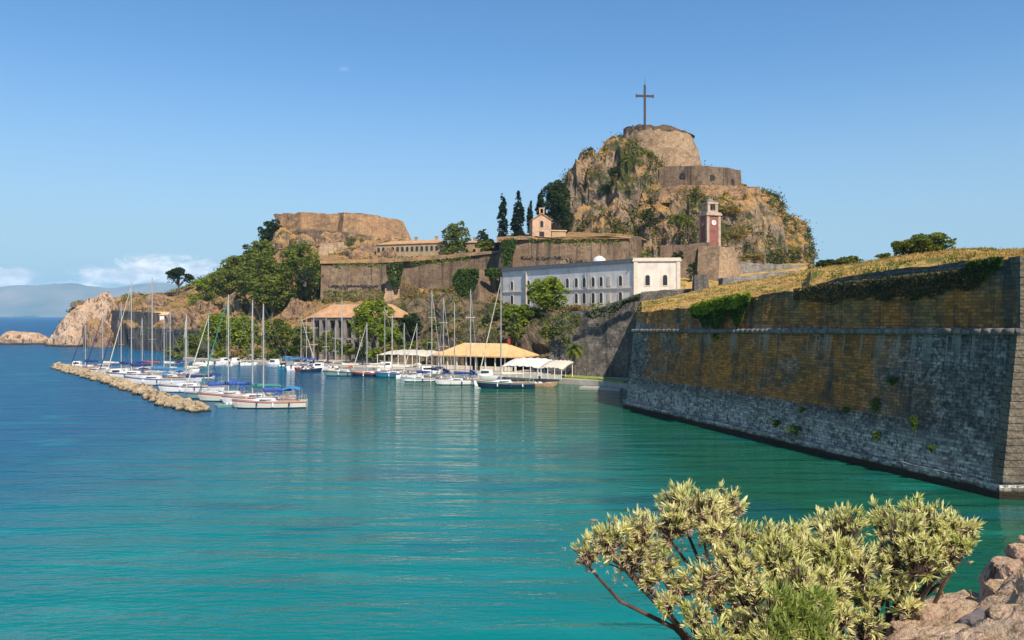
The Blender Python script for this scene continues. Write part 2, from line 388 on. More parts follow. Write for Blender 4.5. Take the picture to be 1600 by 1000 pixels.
M['rock_near'] = rockm('near_lichened_stone', (.50, .33, .24), (.76, .58, .47), (.60, .46, .24), (.48, .28, .17), (.10, .11, .03), gfac=.45, sc=28, bump=.02, grn=(.66, .76))

def wet_foot(m, z0, z1, col):   # weed and wet below the tide line of stones standing in the sea
    h = NH(m.node_tree); b = m.node_tree.nodes['Principled BSDF']; src = b.inputs['Base Color'].links[0].from_socket
    z = h.sep(pos(h))[2]; n = h.noise(pos(h), 1.5, 3); f = h.math('SUBTRACT', 1.0, h.sstep(h.math('ADD', z, h.math('MULTIPLY', h.math('SUBTRACT', n, .5), .5)), z0, z1))
    h.put(b.inputs['Base Color'], h.mix(f, src, col))
wet_foot(M['boulder'], .12, .48, (.035, .028, .018)); wet_foot(M['rock_pink'], .4, 1.4, (.06, .045, .03))
def near_wall_mat():
    m, h, b = new_mat('bastion_stone'); uv = uvc(h); p = pos(h); u, v, _ = h.sep(uv)
    uv = h.mix(.16, uv, h.node('ShaderNodeTexNoise', {'Vector': p, 'Scale': .9, 'Detail': 5.0, 'Roughness': .65}).outputs[1], 'ADD')
    big = h.noise(p, .13, 6, .62); mid = h.noise(p, .55, 6, .68); fine = h.noise(p, 2.6, 5, .75); tiny = h.noise(p, 9, 3, .7)
    grey = h.mix(h.sstep(fine, .40, .62), (.10, .092, .082), (.42, .39, .35)); grey = h.mix(h.sstep(mid, .52, .42), h.mix(.55, grey, (.05, .052, .055)), grey)
    # rusty lichen on the middle courses, thinning towards the near end
    och = h.mix(h.sstep(mid, .35, .65), (.46, .185, .040), (.23, .125, .05))
    olive = h.mix(h.sstep(mid, .35, .7), (.36, .20, .070), (.17, .13, .06))
    umask = h.math('SUBTRACT', 1.0, h.sstep(h.math('ADD', u, h.math('MULTIPLY', h.math('SUBTRACT', big, .5), 30)), 49, 57))
    umask = h.math('MULTIPLY', umask, h.sstep(h.math('ADD', u, h.math('MULTIPLY', mid, 5)), 6, 9))
    lo = h.sstep(h.math('ADD', v, h.math('MULTIPLY', mid, .8)), 5.0, 5.5)
    body = h.mix(h.math('MULTIPLY', h.math('MULTIPLY', umask, lo), h.sstep(big, .30, .48)), grey, och)
    body = h.mix(h.math('MULTIPLY', h.sstep(h.noise(p, .3, 4), .5, .6), .5), body, h.mix(.35, body, (.06, .06, .06)))
    up = h.sstep(v, 12.9, 13.1)
    upc = h.mix(h.sstep(h.noise(p, .22, 5), .42, .6), olive, och)
    upc = h.mix(h.math('MULTIPLY', h.sstep(h.math('ADD', v, h.math('MULTIPLY', mid, 2.6)), 17.2, 18.4), .85), upc, (.085, .10, .105))
    body = h.mix(up, body, upc)
    body = h.mix(h.math('MULTIPLY', h.sstep(fine, .54, .66), .55), body, h.mix(.6, body, (.05, .045, .04)))
    br = h.node('ShaderNodeTexBrick', {'Vector': uv, 'Color1': (.50, .50, .52), 'Color2': (1.42, 1.38, 1.3), 'Mortar': (.55, .55, .55), 'Scale': 1.0,
                'Mortar Size': .035, 'Mortar Smooth': .3, 'Brick Width': .72, 'Row Height': .30}, offset=.5)
    body = h.mix(.8, body, h.mix(1.0, body, br.outputs[0], 'MULTIPLY'))
    # pale salt-washed blocks on the plinth, dark weed at the waterline
    low = h.math('SUBTRACT', 1.0, h.sstep(h.math('ADD', v, h.math('MULTIPLY', mid, 1.0)), 3.5, 5.3))
    body = h.mix(h.math('MULTIPLY', low, .45), body, (.30, .305, .30))
    body = h.mix(h.math('MULTIPLY', h.math('MULTIPLY', low, h.sstep(v, 4.8, 2.0)), h.sstep(h.math('ADD', mid, h.math('MULTIPLY', fine, .9)), .88, 1.02)), body, (.40, .40, .37))
    body = h.mix(h.math('MULTIPLY', h.math('MULTIPLY', low, h.sstep(fine, .48, .40)), .55), body, (.06, .062, .062))
    body = h.mix(h.math('MULTIPLY', low, .85), body, h.mix(1.0, body, br.outputs[0], 'MULTIPLY'))
    st = h.noise(h.mapping(uv, (.42, .045, 1)), 1.0, 6, .7)
    st2 = h.noise(h.mapping(uv, (2.2, .10, 1), (5, 3, 0)), 1.0, 5, .65)
    f = h.math('MAXIMUM', h.math('MULTIPLY', h.sstep(st, .53, .63), .70), h.math('MULTIPLY', h.sstep(st2, .54, .66), .65))
    f = h.math('MULTIPLY', f, h.sstep(v, 3.5, 7.0))
    body = h.mix(f, body, (.035, .042, .048))
    # pale drips below the cordon
    dr = h.noise(h.mapping(uv, (1.7, .05, 1), (9, 1, 0)), 1.0, 3, .6)
    band = h.math('MULTIPLY', h.sstep(v, 8.8, 12.2), h.math('SUBTRACT', 1.0, up))
    body = h.mix(h.math('MULTIPLY', h.math('MULTIPLY', band, h.sstep(dr, .52, .60)), .7), body, (.28, .29, .26))
    weed = h.math('SUBTRACT', 1.0, h.sstep(h.math('ADD', v, h.math('MULTIPLY', mid, .5)), .75, 1.15))
    body = h.mix(weed, body, (.028, .022, .014))
    body = h.mix(1.0, body, (1.42, 1.34, 1.24), 'MULTIPLY')
    h.put(b.inputs['Base Color'], body); b.inputs['Roughness'].default_value = .9; b.inputs['Specular IOR Level'].default_value = .2
    hh = h.math('ADD', h.math('MULTIPLY', br.outputs['Fac'], -.8), h.math('ADD', h.math('MULTIPLY', fine, 1.4), tiny))
    h.put(b.inputs['Normal'], h.bump(hh, 1.0, .16))
    return m
M['bastion'] = near_wall_mat()

def water_mat():
    m, h, b = new_mat('sea_water'); p = pos(h); x, y, z = h.sep(p)
    big = h.noise(p, .018, 5, .6, .4); mid = h.noise(h.mapping(p, (1, 1.6, 1)), .06, 5, .6)
    # body colour of the water over sand, seagrass and depth
    t = h.math('ADD', h.math('MULTIPLY', x, -1.0), h.math('MULTIPLY', h.math('SUBTRACT', big, .5), 26))   # to the left = deeper
    deep = h.sstep(h.math('ADD', t, h.math('MULTIPLY', h.math('SUBTRACT', y, 60), .20)), 10, 62)
    col = h.mix(deep, (.000, .150, .140), (.001, .075, .155))
    side = h.sstep(h.math('ADD', h.math('ADD', x, h.math('MULTIPLY', y, .02)), h.math('MULTIPLY', h.math('SUBTRACT', mid, .5), 14)), 4, 20)
    harbour = h.math('MULTIPLY', h.sstep(h.math('ADD', y, h.math('MULTIPLY', h.math('SUBTRACT', big, .5), 30)), 78, 118), h.sstep(h.math('ADD', x, h.math('MULTIPLY', y, .05)), -34, -8))
    col = h.mix(h.math('MAXIMUM', side, harbour), col, (.006, .088, .050))
    pat = h.math('MULTIPLY', h.sstep(mid, .50, .60), h.math('MULTIPLY', h.sstep(y, 34, 52), h.math('SUBTRACT', 1.0, h.sstep(y, 84, 108))))
    col = h.mix(h.math('MULTIPLY', pat, .42), col, (.002, .065, .105))
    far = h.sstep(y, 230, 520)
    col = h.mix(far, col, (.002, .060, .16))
    lt = h.noise(h.mapping(p, (.6, 1.8, 1)), .12, 5, .6)
    col = h.mix(h.math('MULTIPLY', h.sstep(lt, .54, .70), .35), col, (.01, .24, .215))
    h.put(b.inputs['Base Color'], col)
    open_ = h.math('MAXIMUM', h.sstep(h.math('ADD', h.math('ADD', x, h.math('MULTIPLY', y, .32)), h.math('MULTIPLY', h.math('SUBTRACT', big, .5), 30)), 14, -26), h.sstep(y, 250, 330))
    calm = h.math('SUBTRACT', 1.0, h.math('MULTIPLY', h.sstep(h.math('ADD', x, h.math('MULTIPLY', y, .28)), -30, 10), .62))
    r1 = h.noise(h.mapping(p, (.30, 1.0, 1), (0, 0, 0), (0, 0, .14)), .55, 3, .5, .4)
    r2 = h.noise(h.mapping(p, (.6, 1.5, 1), (3, 1, 0), (0, 0, -.2)), 1.7, 3, .5)
    r3 = h.noise(p, 6.0, 2, .5); r0 = h.noise(h.mapping(p, (.20, 1.0, 1), (7, 2, 0), (0, 0, .30)), .34, 3, .45, .3)
    hh = h.math('ADD', h.math('ADD', h.math('MULTIPLY', r0, 2.4), h.math('MULTIPLY', r1, 1.2)), h.math('ADD', h.math('MULTIPLY', r2, .45), h.math('MULTIPLY', r3, .07)))
    bn = h.node('ShaderNodeBump', {'Height': h.math('MULTIPLY', hh, calm), 'Strength': .95, 'Distance': .40})
    nrm = bn.outputs[0]
    h.put(b.inputs['Normal'], nrm); b.inputs['Specular IOR Level'].default_value = 0; b.inputs['Roughness'].default_value = 1
    # facets of a ruffled sea never reflect as a flat mirror would: cap the grazing reflection where the water is open
    fr = h.node('ShaderNodeFresnel', {'IOR': 1.333, 'Normal': nrm}).outputs[0]
    cap = h.math('SUBTRACT', .62, h.math('MULTIPLY', open_, .40))
    gl = h.node('ShaderNodeBsdfGlossy', {'Color': (1, 1, 1), 'Roughness': h.math('ADD', .05, h.math('MULTIPLY', open_, .18)), 'Normal': nrm}).outputs[0]
    ms = h.node('ShaderNodeMixShader', {0: h.math('MINIMUM', fr, cap), 1: b.outputs[0], 2: gl})
    h.l.new(ms.outputs[0], m.node_tree.nodes['Material Output'].inputs[0])
    return m
M['water'] = water_mat()
# ================================================================ SETTING
E = 15000.0
struct(mk('water', [(-E, -2000, 0), (E, -2000, 0), (E, E, 0), (-E, E, 0)], [(0, 1, 2, 3)], M['water']))

# far mountains across the strait
m, h, b = new_mat('mountain_slopes'); p = pos(h)
h.put(b.inputs['Base Color'], h.ramp(h.noise(p, .0012, 6, .6), [(.3, (.07, .09, .05)), (.7, (.26, .20, .14))])); b.inputs['Roughness'].default_value = 1
M['mountain'] = m
struct(loft('mountains', [
    [(-500, 497, 11000), (900, 497, 11000)],
    [(-500, 482, 11600), (0, 480, 11600), (100, 479, 11600), (200, 483, 11700), (900, 485, 11700)],
    [(-500, 455, 12300), (-100, 452, 12300), (0, 448, 12300), (20, 446, 12300), (55, 447, 12300), (80, 444, 12300), (120, 445, 12300), (135, 448, 12400), (170, 452, 12500), (215, 446, 12600), (240, 443, 12600), (300, 450, 12600), (420, 462, 12600), (600, 480, 12600), (900, 485, 12600)],
    [(-500, 497, 14000), (900, 497, 14000)]], -500, 900, 220, [6, 14, 10], M['mountain'], amp=34, size=700, smooth=True))

# ---- left headland and the wooded slope below the sea castle
struct(loft('headland', [
    [(84, 545, 380), (165, 545, 378), (230, 552, 342), (310, 560, 300), (400, 572, 262), (520, 582, 242), (620, 580, 232), (700, 582, 222), (800, 590, 212)],
    [(84, 538, 384), (120, 517, 386), (170, 497, 382), (200, 512, 345), (230, 514, 340), (310, 518, 308), (400, 530, 275), (455, 520, 262), (520, 512, 262), (620, 506, 255), (700, 500, 238), (800, 490, 235)],
    [(84, 534, 388), (105, 495, 392), (120, 484, 394), (170, 478, 393), (250, 496, 352), (310, 500, 330), (370, 488, 320), (455, 482, 296), (505, 474, 292), (620, 472, 290), (650, 470, 280), (700, 475, 272), (800, 470, 262)],
    [(84, 533.5, 390), (100, 501, 395), (112, 480, 396), (150, 475, 395), (190, 470, 394), (235, 475, 380), (300, 465, 370), (365, 455, 350), (455, 472, 304), (500, 474, 302), (620, 472, 303), (700, 468, 295), (780, 462, 285), (800, 462, 283)],
    [(84, 533, 392), (100, 500, 396), (112, 477, 397), (150, 472, 396), (190, 465, 396), (235, 463, 396), (260, 459, 392), (300, 450, 388), (365, 425, 378), (430, 400, 362), (500, 411, 310), (620, 409, 308), (775, 398, 294), (800, 397, 290)],
    [(84, 537, 396), (100, 503, 400), (112, 480, 402), (150, 474, 402), (190, 467, 402), (260, 460, 400), (300, 451, 398), (365, 412, 395), (400, 392, 392), (430, 366, 388), (500, 366, 384), (590, 372, 376), (640, 384, 352), (690, 400, 335), (775, 394, 330), (800, 392, 330)],
    [(84, 542, 405), (112, 500, 415), (200, 470, 420), (300, 456, 420), (365, 420, 425), (400, 396, 425), (430, 352, 405), (500, 345, 405), (590, 352, 400), (640, 376, 390), (690, 402, 360), (775, 398, 345), (800, 395, 345)],
    [(84, 560, 430), (800, 560, 480)]], 84, 800, 300, [10, 12, 10, 4, 10, 12, 10], M['hill_grass'], amp=1.7, size=9, taper=5))
# pale eroded sea cliffs at the tip
def crag(name, base, mat, sx, sy, sz, rot=0, seed=0, amp=.22, n=40, par=None, tilt=0):
    u = np.linspace(0, 2 * np.pi, n, endpoint=False); v = np.linspace(0.02, np.pi / 2 + .25, n // 2)
    U, V = np.meshgrid(u, v); P = np.stack([np.sin(V) * np.cos(U), np.sin(V) * np.sin(U), np.cos(V)], -1)
    d = fbm(P * 1.0 + seed * 9.1, .7, 5, True); P = P * (1 + d[..., None] * amp)
    P = P * np.array([sx, sy, sz]); P[..., 0] += P[..., 2] * tilt
    co, si = math.cos(rot), math.sin(rot); X = P[..., 0] * co - P[..., 1] * si; Y = P[..., 0] * si + P[..., 1] * co
    G = np.stack([X, Y, P[..., 2]], -1) + np.array(base); nu, nv = G.shape[:2]
    Fc = []
    for i in range(nu - 1):
        for j in range(nv): k = (j + 1) % nv; Fc.append((i * nv + j, (i + 1) * nv + j, (i + 1) * nv + k, i * nv + k))
    Fc.append([j for j in range(nv)][::-1]) if False else Fc.append(list(range(nv)))
    return mk(name, G.reshape(-1, 3), Fc, mat, par)
tag(crag('sea_cliff', W(134, 541, 378) * [1, 1, 0] + [0, 0, -1], M['rock_pink'], 14.0, 9, 20, .1, 3, .42, 90, tilt=.25), 'pale pink eroded sea cliff at the far left tip of the headland', 'cliff')
tag(crag('sea_cliff', W(122, 541, 372) * [1, 1, 0] + [0, 0, -1], M['rock_pink'], 9.5, 7, 13.5, .0, 8, .34, 80, tilt=.35), 'smooth slanted pink rock slab leaning against the foot of the sea cliff', 'rock')
tag(crag('sea_cliff', W(158, 545, 368) * [1, 1, 0] + [0, 0, -1], M['hill_grass'], 6.5, 6, 12, .0, 5, .25, 40, tilt=-.2), 'brown scrubby rock shoulder between pink cliff and dark sea wall', 'rock')
tag(crag('islet', W(38, 541, 398) * [1, 1, 0] + [0, 0, -.6], M['rock_pink'], 15.0, 5, 6.2, 0, 12, .28, 56, tilt=-.3), 'low pale rock islet at the left edge left of the headland', 'islet')
tag(crag('islet', W(2, 541, 402) * [1, 1, 0] + [0, 0, -.6], M['rock_pink'], 7, 4, 3.4, 0, 2, .3, 40), 'small low rock half cut off by the left edge of the photo', 'islet')

for px, Y, pt, sx, sy, sd in [(580, 324, 386, 9, 6, 41), (556, 330, 378, 8, 6, 42), (610, 318, 396, 7, 5, 43), (470, 360, 372, 9, 6, 44), (520, 352, 372, 9, 6, 45), (445, 372, 366, 7, 6, 46), (330, 322, 476, 9, 6, 47), (372, 312, 470, 9, 6, 48), (290, 330, 486, 8, 6, 49), (420, 300, 482, 9, 6, 50), (470, 285, 478, 8, 5, 51), (668, 262, 462, 9, 5, 52), (250, 372, 466, 9, 6, 53)]:
    b0 = W(px, pt, Y); struct(crag('crag', (b0[0], b0[1], b0[2] - 9), M['hill_grass'] if sd % 2 else M['rock'], sx, sy, 9, sd * .7, sd, .45, 50))
# ---- dark sea walls of the headland
def zat(px, z, Y): return np.array([(px - 800) / F * Y, Y, z])
def wall(name, label, mat, bp, tp, cat='wall', **k):
    o = masonry(name, [W(*q) if len(q) == 3 else zat(*q[:3]) for q in bp], [W(*q) for q in tp], mat, **k); tag(o, label, cat); return o
wall('sea_wall', 'dark stone sea wall below the dry slope, tall part beside the pink cliff', M['stone_dark'],
     [(168, 546, 372), (205, 548, 352), (232, 549, 338)], [(170, 485, 376), (205, 487, 356), (234, 489, 342)], thick=5, rough=.5, rag=.4, size=5)
wall('sea_wall', 'lower dark stone sea wall running right under the brown grass terrace', M['stone_dark'],
     [(204, 550, 338), (312, 566, 290)], [(206, 512, 341), (312, 517, 293)], thick=8, rough=.5, rag=.4, size=5)
wall('retaining_wall', 'brown crest wall on the skyline of the headland left of the lone pine', M['stone_brown'],
     [(110, 480, 394), (150, 477, 392), (172, 472, 392)], [(112, 473, 395), (150, 468, 393), (174, 464, 393)], thick=3, rag=.6)
wall('retaining_wall', 'low brown terrace wall right under the lone skyline pine', M['stone_brown'],
     [(230, 468, 385), (300, 466, 380)], [(232, 459, 386), (300, 455, 381)], thick=3, rag=.4)

# ---- quay
QP = [zat(286, 0, 249), zat(300, 0, 246), zat(430, 0, 226), zat(520, 0, 208), zat(640, 0, 194), zat(760, 0, 180), zat(840, 0, 170), zat(935, 0, 161), zat(978, 0, 153), zat(992, 0, 150)]
back = [zat(1010, 0, 172), zat(900, 0, 195), zat(800, 0, 235), zat(640, 0, 262), zat(430, 0, 280), zat(300, 0, 285)]
def slab(name, poly, z0, z1, mat, parent=None):
    n = len(poly); V = [(p[0], p[1], z0) for p in poly] + [(p[0], p[1], z1) for p in poly]
    return mk(name, V, [list(range(n - 1, -1, -1)), list(range(n, 2 * n))] + [[i, (i + 1) % n, n + (i + 1) % n, n + i] for i in range(n)], mat, parent)
struct(slab('quay', QP + back, -3, 1.0, M['concrete']))
struct(slab('lawn', [zat(862, 0, 170.5), zat(935, 0, 162.5), zat(974, 0, 155), zat(984, 0, 158), zat(935, 0, 168), zat(862, 0, 176)], 1.0, 1.32, M['grass']))
o = mk('mooring_slab', *(lambda P: ([(p[0], p[1], -1) for p in P] + [(p[0], p[1], .35) for p in P], [[3, 2, 1, 0], [4, 5, 6, 7], [0, 1, 5, 4], [1, 2, 6, 5], [2, 3, 7, 6], [3, 0, 4, 7]]))([zat(905, 0, 154), zat(968, 0, 149.5), zat(974, 0, 152), zat(912, 0, 157)]), M['concrete'])
tag(o, 'low pale concrete mooring slab in the water in front of the green lawn', 'jetty')

# ---- brown cliff behind the cafe and its rocks
struct(loft('cliff', [
    [(600, 592, 222), (700, 594, 207), (800, 600, 198), (900, 600, 187), (1010, 600, 180)],
    [(600, 540, 230), (660, 528, 226), (700, 525, 216), (760, 525, 206), (800, 530, 203), (900, 540, 190), (1010, 540, 182)],
    [(600, 500, 244), (630, 478, 246), (660, 470, 246), (700, 470, 232), (720, 488, 224), (760, 485, 220), (800, 490, 214), (900, 498, 190), (1010, 502, 184)],
    [(600, 482, 262), (640, 468, 262), (700, 462, 256), (760, 480, 240), (800, 485, 232), (900, 488, 200), (1010, 486, 190)],
    [(600, 480, 285), (700, 470, 280), (780, 480, 262), (900, 490, 245), (1010, 490, 240)]],
    600, 1010, 170, [14, 14, 10, 8], M['cliff'], amp=2.2, size=7, taper=3, seed=3))

# ---- the castle rock
lv = [(445, 862, 1262), (418, 868, 1248), (400, 874, 1243), (375, 880, 1237), (352, 884, 1226), (335, 887, 1207), (320, 890, 1196), (305, 893, 1180), (292, 897, 1150), (280, 905, 1128), (268, 916, 1106), (256, 932, 1092), (244, 948, 1082), (232, 966, 1070), (222, 985, 1060), (219, 995, 1055), (218, 1010, 1045)]
YC = 342.0
lz = np.array([W(0, a, YC)[2] for a, _, _ in lv]); xl = np.array([W(l, 0, YC)[0] for _, l, _ in lv]); xr = np.array([W(r, 0, YC)[0] for _, _, r in lv])
zs = np.linspace(lz[0], lz[-1], 150); XL = np.interp(zs, lz, xl); XR = np.interp(zs, lz, xr)
na = 300; an = np.linspace(0, 2 * np.pi, na, endpoint=False)
cx = (XL + XR) / 2; rx = (XR - XL) / 2; ry = rx * np.interp(zs, [lz[0], lz[6], lz[12], lz[-1]], [.84, .80, .62, .4]); YCs = YC + np.interp(zs, [lz[0], lz[6], lz[12], lz[-1]], [0, 2, 5, 5])
G = np.stack([cx[:, None] + rx[:, None] * np.cos(an), YCs[:, None] + ry[:, None] * np.sin(an), np.repeat(zs[:, None], na, 1)], -1)
d1 = fbm(G * [1, 1, .55], 15, 5, True); d2 = fbm(G + 50, 5, 4, True); d3 = fbm(G * [1, 1, .45] + 9, 8, 4, True)
out = np.stack([np.cos(an), np.sin(an), np.zeros(na)], -1)[None]
env = np.clip((lz[-1] - zs) / 22, .12, 1)[:, None, None]
G = G + out * (d1[..., None] * 6.0 + d2[..., None] * 2.2 + d3[..., None] * 4.2 - 2.6) * env
G[..., 2] += fbm(G + 20, 9, 4) * 3.0 * env[..., 0]
Fc = []
for i in range(len(zs) - 1):
    for j in range(na): k = (j + 1) % na; Fc.append((i * na + j, i * na + k, (i + 1) * na + k, (i + 1) * na + j))
Fc.append([(len(zs) - 1) * na + j for j in range(na)])
ROCK = G
struct(mk('castle_rock', G.reshape(-1, 3), Fc, M['rock']))

for px, Y, pt, sx, sy, tl, sd in [(958, 324, 236, 11, 9, .1, 1), (985, 319, 240, 12, 8, 0, 2), (1012, 317, 256, 9, 7, 0, 3), (930, 328, 256, 10, 9, .1, 4), (908, 332, 284, 7, 9, .1, 5), (895, 336, 318, 6, 9, .05, 6), (1196, 336, 318, 7, 9, -.1, 7), (1212, 335, 342, 8, 10, -.1, 8), (1232, 334, 372, 5, 9, -.1, 9), (1112, 303, 315, 13, 10, 0, 10), (1150, 304, 317, 11, 10, 0, 11), (1062, 306, 316, 11, 9, 0, 12), (1182, 314, 320, 8, 10, -.1, 19), (1088, 300, 318, 9, 8, 0, 20), (960, 306, 322, 9, 8, 0, 13), (925, 312, 330, 9, 8, 0, 14), (1000, 300, 350, 8, 6, 0, 15), (1080, 297, 352, 9, 6, 0, 16), (1165, 300, 362, 10, 7, 0, 17), (975, 297, 364, 7, 5, 0, 18)]:
    b0 = W(px, pt, Y); hh_ = 22.0
    struct(crag('crag', (b0[0], b0[1], b0[2] - hh_), M['rock'], sx, sy, hh_, sd * .7, sd, .34, 60, tilt=tl))
# terraces (flat ground behind the bastions)
def ground(name, contours, a, b_, mat, n=60, sub=6, amp=.5, **k): return struct(loft(name, contours, a, b_, n, sub, mat, amp=amp, size=6, **k))
ground('upper_terrace', [[(778, 380, 266), (960, 373, 270), (1010, 376, 290)], [(778, 372, 277), (860, 368, 277), (960, 368, 280), (1010, 372, 296)], [(770, 370, 300), (860, 364, 310), (1010, 362, 312)], [(760, 400, 340), (1010, 400, 345)]], 776, 1010, M['hill_grass'])
ground('building_terrace', [[cz(770, 14.6, 225), cz(880, 14.9, 200), cz(1010, 15.2, 190), cz(1063, 16, 195), (1100, 452, 205), (1260, 440, 235)], [cz(770, 15.6, 256), cz(880, 15.6, 236), cz(1010, 15.8, 206), cz(1064, 16.3, 207), (1100, 446, 240), (1260, 418, 270)], [(770, 470, 280), (900, 440, 280), (1010, 420, 282), (1100, 418, 290), (1270, 412, 300)]], 770, 1260, M['berm'], n=120)

# ================================================================ WALLS OF THE FORTRESS
wall('retaining_wall', 'long brown retaining wall under the barracks, left stretch above the orange roof', M['stone_brown'],
     [(500, 478, 292), (560, 479, 292), (613, 478, 293)], [(502, 411, 300), (560, 410, 300), (612, 408, 300)], thick=4, rough=.35, rag=.25, size=6)
wall('retaining_wall', 'long brown retaining wall with pale sloping coping rising to the upper bastion', M['stone_brown'],
     [(620, 482, 296), (700, 472, 288), (782, 468, 278)], [(618, 407, 302), (700, 402, 294), (782, 392, 284)], thick=4, rough=.35, rag=.25, size=6)
wall('coping', 'pale sunlit coping strip along the top of the long brown retaining wall', M['stone_ochre'],
     [(500, 412, 299), (612, 410, 299), (700, 404, 293), (780, 395, 283)], [(500, 407.5, 299.5), (612, 403.5, 299.5), (700, 397.5, 293.5), (780, 391, 283.5)], thick=5, rough=.1, rag=.15, cat='coping')
wall('buttress', 'narrow rocky buttress at the bend of the long retaining wall', M['stone_pale'],
     [(596, 482, 288), (612, 486, 286), (628, 482, 290)], [(608, 424, 298), (614, 424, 297), (620, 424, 298)], thick=3, rough=.5, rag=.6, cat='buttress')
wall('bastion', 'flared brown bastion beside the left end of the white building', M['stone_brown'],
     [(716, 492, 262), (745, 494, 252), (790, 486, 262)], [(730, 420, 270), (748, 421, 264), (784, 424, 270)], thick=5, rough=.4, rag=.3, size=5, cat='bastion')
wall('bastion', 'high brown bastion with vertical streaks behind the white building', M['stone_brown'],
     [(779, 430, 268), (800, 445, 258), (880, 445, 258), (960, 440, 262), (996, 436, 270), (1006, 430, 285)], [(780, 378, 272), (803, 373, 263), (880, 371, 263), (960, 371, 267), (994, 370, 275), (1002, 370, 288)], thick=5, rough=.3, rag=.2, size=6, cat='bastion')
wall('coping', 'pale uneven coping along the top of the high streaked bastion', M['stone_ochre'],
     [(779, 380, 270.5), (803, 375, 261.5), (880, 373, 261.5), (960, 373, 265.5), (988, 372, 271)], [(781, 374, 271), (803, 370.5, 262), (840, 369, 262), (880, 369.5, 262), (960, 369, 266), (986, 369, 271.5)], thick=1.6, rough=.35, rag=.5, cat='coping')
wall('retaining_wall', 'grey fortress wall below the white building running toward the near bastion', M['stone_mottled'],
     [(858, 606, 180), (868, 606, 179), (930, 606, 172), (1010, 606, 165), (1100, 600, 160)], [(860, 494, 184), (868, 492, 184), (930, 483, 177), (1002, 457, 170), (1100, 451, 166)], thick=5, rough=.7, rag=.4, size=4)
# walls below the clock tower
wall('retaining_wall', 'brown wall with dark holes left below the clock tower', M['stone_brown'],
     [(1030, 446, 262), (1110, 448, 256)], [(1032, 383, 268), (1108, 380, 263)], thick=6, rough=.4, rag=.4, size=5)
wall('bastion', 'pale flared corner bastion under the clock tower', M['stone_pale'],
     [(1088, 446, 254), (1122, 448, 245), (1158, 442, 254), (1168, 436, 270)], [(1092, 385, 262), (1125, 384, 255), (1143, 386, 260), (1146, 386, 274)], thick=5, rough=.3, rag=.3, size=5, cat='bastion')
wall('garden_wall', 'long low grey wall at the foot of the castle rock, right of the flared bastion', M['stone_grey'],
     [(1140, 428, 262), (1200, 426, 268), (1262, 424, 276)], [(1142, 409, 264), (1200, 413, 269), (1262, 414, 277)], thick=2, rough=.3, rag=.5)
# castle: keep and the two rings below it
def ringwall(name, label, cat, mat, cxp, Yc, rb, rt, pyb, pyt, a0=-math.pi, a1=0.0, ysc=1.0, tiltx=0, n=24, **k):
    bt, tp = [], []
    for i in range(n + 1):
        a = a0 + (a1 - a0) * i / n
        x = (cxp - 800) / F * Yc
        zb = W(0, pyb, Yc)[2]; zt = W(0, pyt, Yc)[2]
        bt.append((x + rb * math.cos(a), Yc + rb * ysc * math.sin(a), zb)); tp.append((x - .6 * 0 + rt * math.cos(a) + k.get('sh', 0), Yc + rt * ysc * math.sin(a), zt + tiltx * math.cos(a)))
    k.pop('sh', None)
    o = masonry(name, bt, tp, mat, **k); tag(o, label, cat); return o
kp = ringwall('keep', 'big round battered keep on the summit that carries the iron cross', 'tower', M['stone_pale'], 1029, 340, 18.9, 14.6, 276, 212, -math.pi * 1.02, math.pi * .98, 1.0, -2.2, 56, thick=4, rough=.5, rag=.5, size=3.5, du=1.2, dv=1.0)
org = (0, 0, 0)
rim = ringwall('rim', None, None, M['stone_brown'], 1029, 340, 14.95, 14.75, 216.5, 209.3, -math.pi * 1.02, math.pi * .98, 1.0, -2.2, 56, thick=2.0, rough=.3, rag=.8, size=2.5)
rim.parent = kp; del_keys = [k for k in ('label', 'category') if k in rim]
wall('rampart', 'upper castle rampart with three dark arched openings, left straight stretch', M['stone_brown'],
     [(1028, 296, 311), (1097, 296, 303)], [(1030, 261, 313), (1096, 258, 305)], thick=14, rough=.2, rag=.2, cat='rampart')
wall('rampart', 'upper castle rampart, right angled end lit warm brown', M['stone_brown'],
     [(1097, 296, 304), (1135, 296, 309), (1158, 297, 318), (1159, 297, 334)], [(1097, 259, 306), (1134, 262, 311), (1156, 266, 320), (1157, 266, 334)], thick=10, rough=.2, rag=.2, cat='rampart')
wall('ledge_wall', 'long ledge wall banded under the upper castle rampart', M['stone_ochre'],
     [(1028, 318, 305), (1095, 314, 297), (1150, 318, 300), (1189, 322, 313), (1193, 322, 330)], [(1034, 291, 307), (1095, 288, 299), (1150, 290, 303), (1184, 293, 316), (1187, 293, 332)], thick=9, rough=.9, rag=.9, size=4)
wall('ledge_wall', 'small ruined wall halfway up the left flank of the castle rock', M['stone_brown'],
     [(962, 318, 312), (1028, 322, 305)], [(964, 299, 313), (1030, 300, 306)], thick=6, rough=.5, rag=.8, size=4)
for (px, Y, zt, w, lab) in [(1070, 306.2, 282, 2.0, 'left')]: pass
def niche(parent_name_px, fr, u, z0, w, hh, par, name='opening'):
    mb = MB(); P = []; n = 10
    pts = [(-w / 2, z0), (w / 2, z0)] + [(w / 2 * math.cos(math.pi * i / n), z0 + hh - w / 2 + w / 2 * math.sin(math.pi * i / n)) for i in range(n + 1)]
    f = [fr.p(u + a, .25, z) for a, z in pts]; g = [fr.p(u + a, -.6, z) for a, z in pts]
    mb.rings([g, f]); return mb.build(name, M['darkroom'], par)  # solid dark arch, the shade of a recess painted on instead of cut in
ramps = [o for o in bpy.data.objects if o.name.startswith('rampart')]
f1 = Frame(W(1029, 280, 311.9), W(1097, 280, 303.9)); f2 = Frame(W(1097, 280, 305), W(1135, 280, 310)); f3 = Frame(W(1135, 280, 310), W(1158, 280, 319))
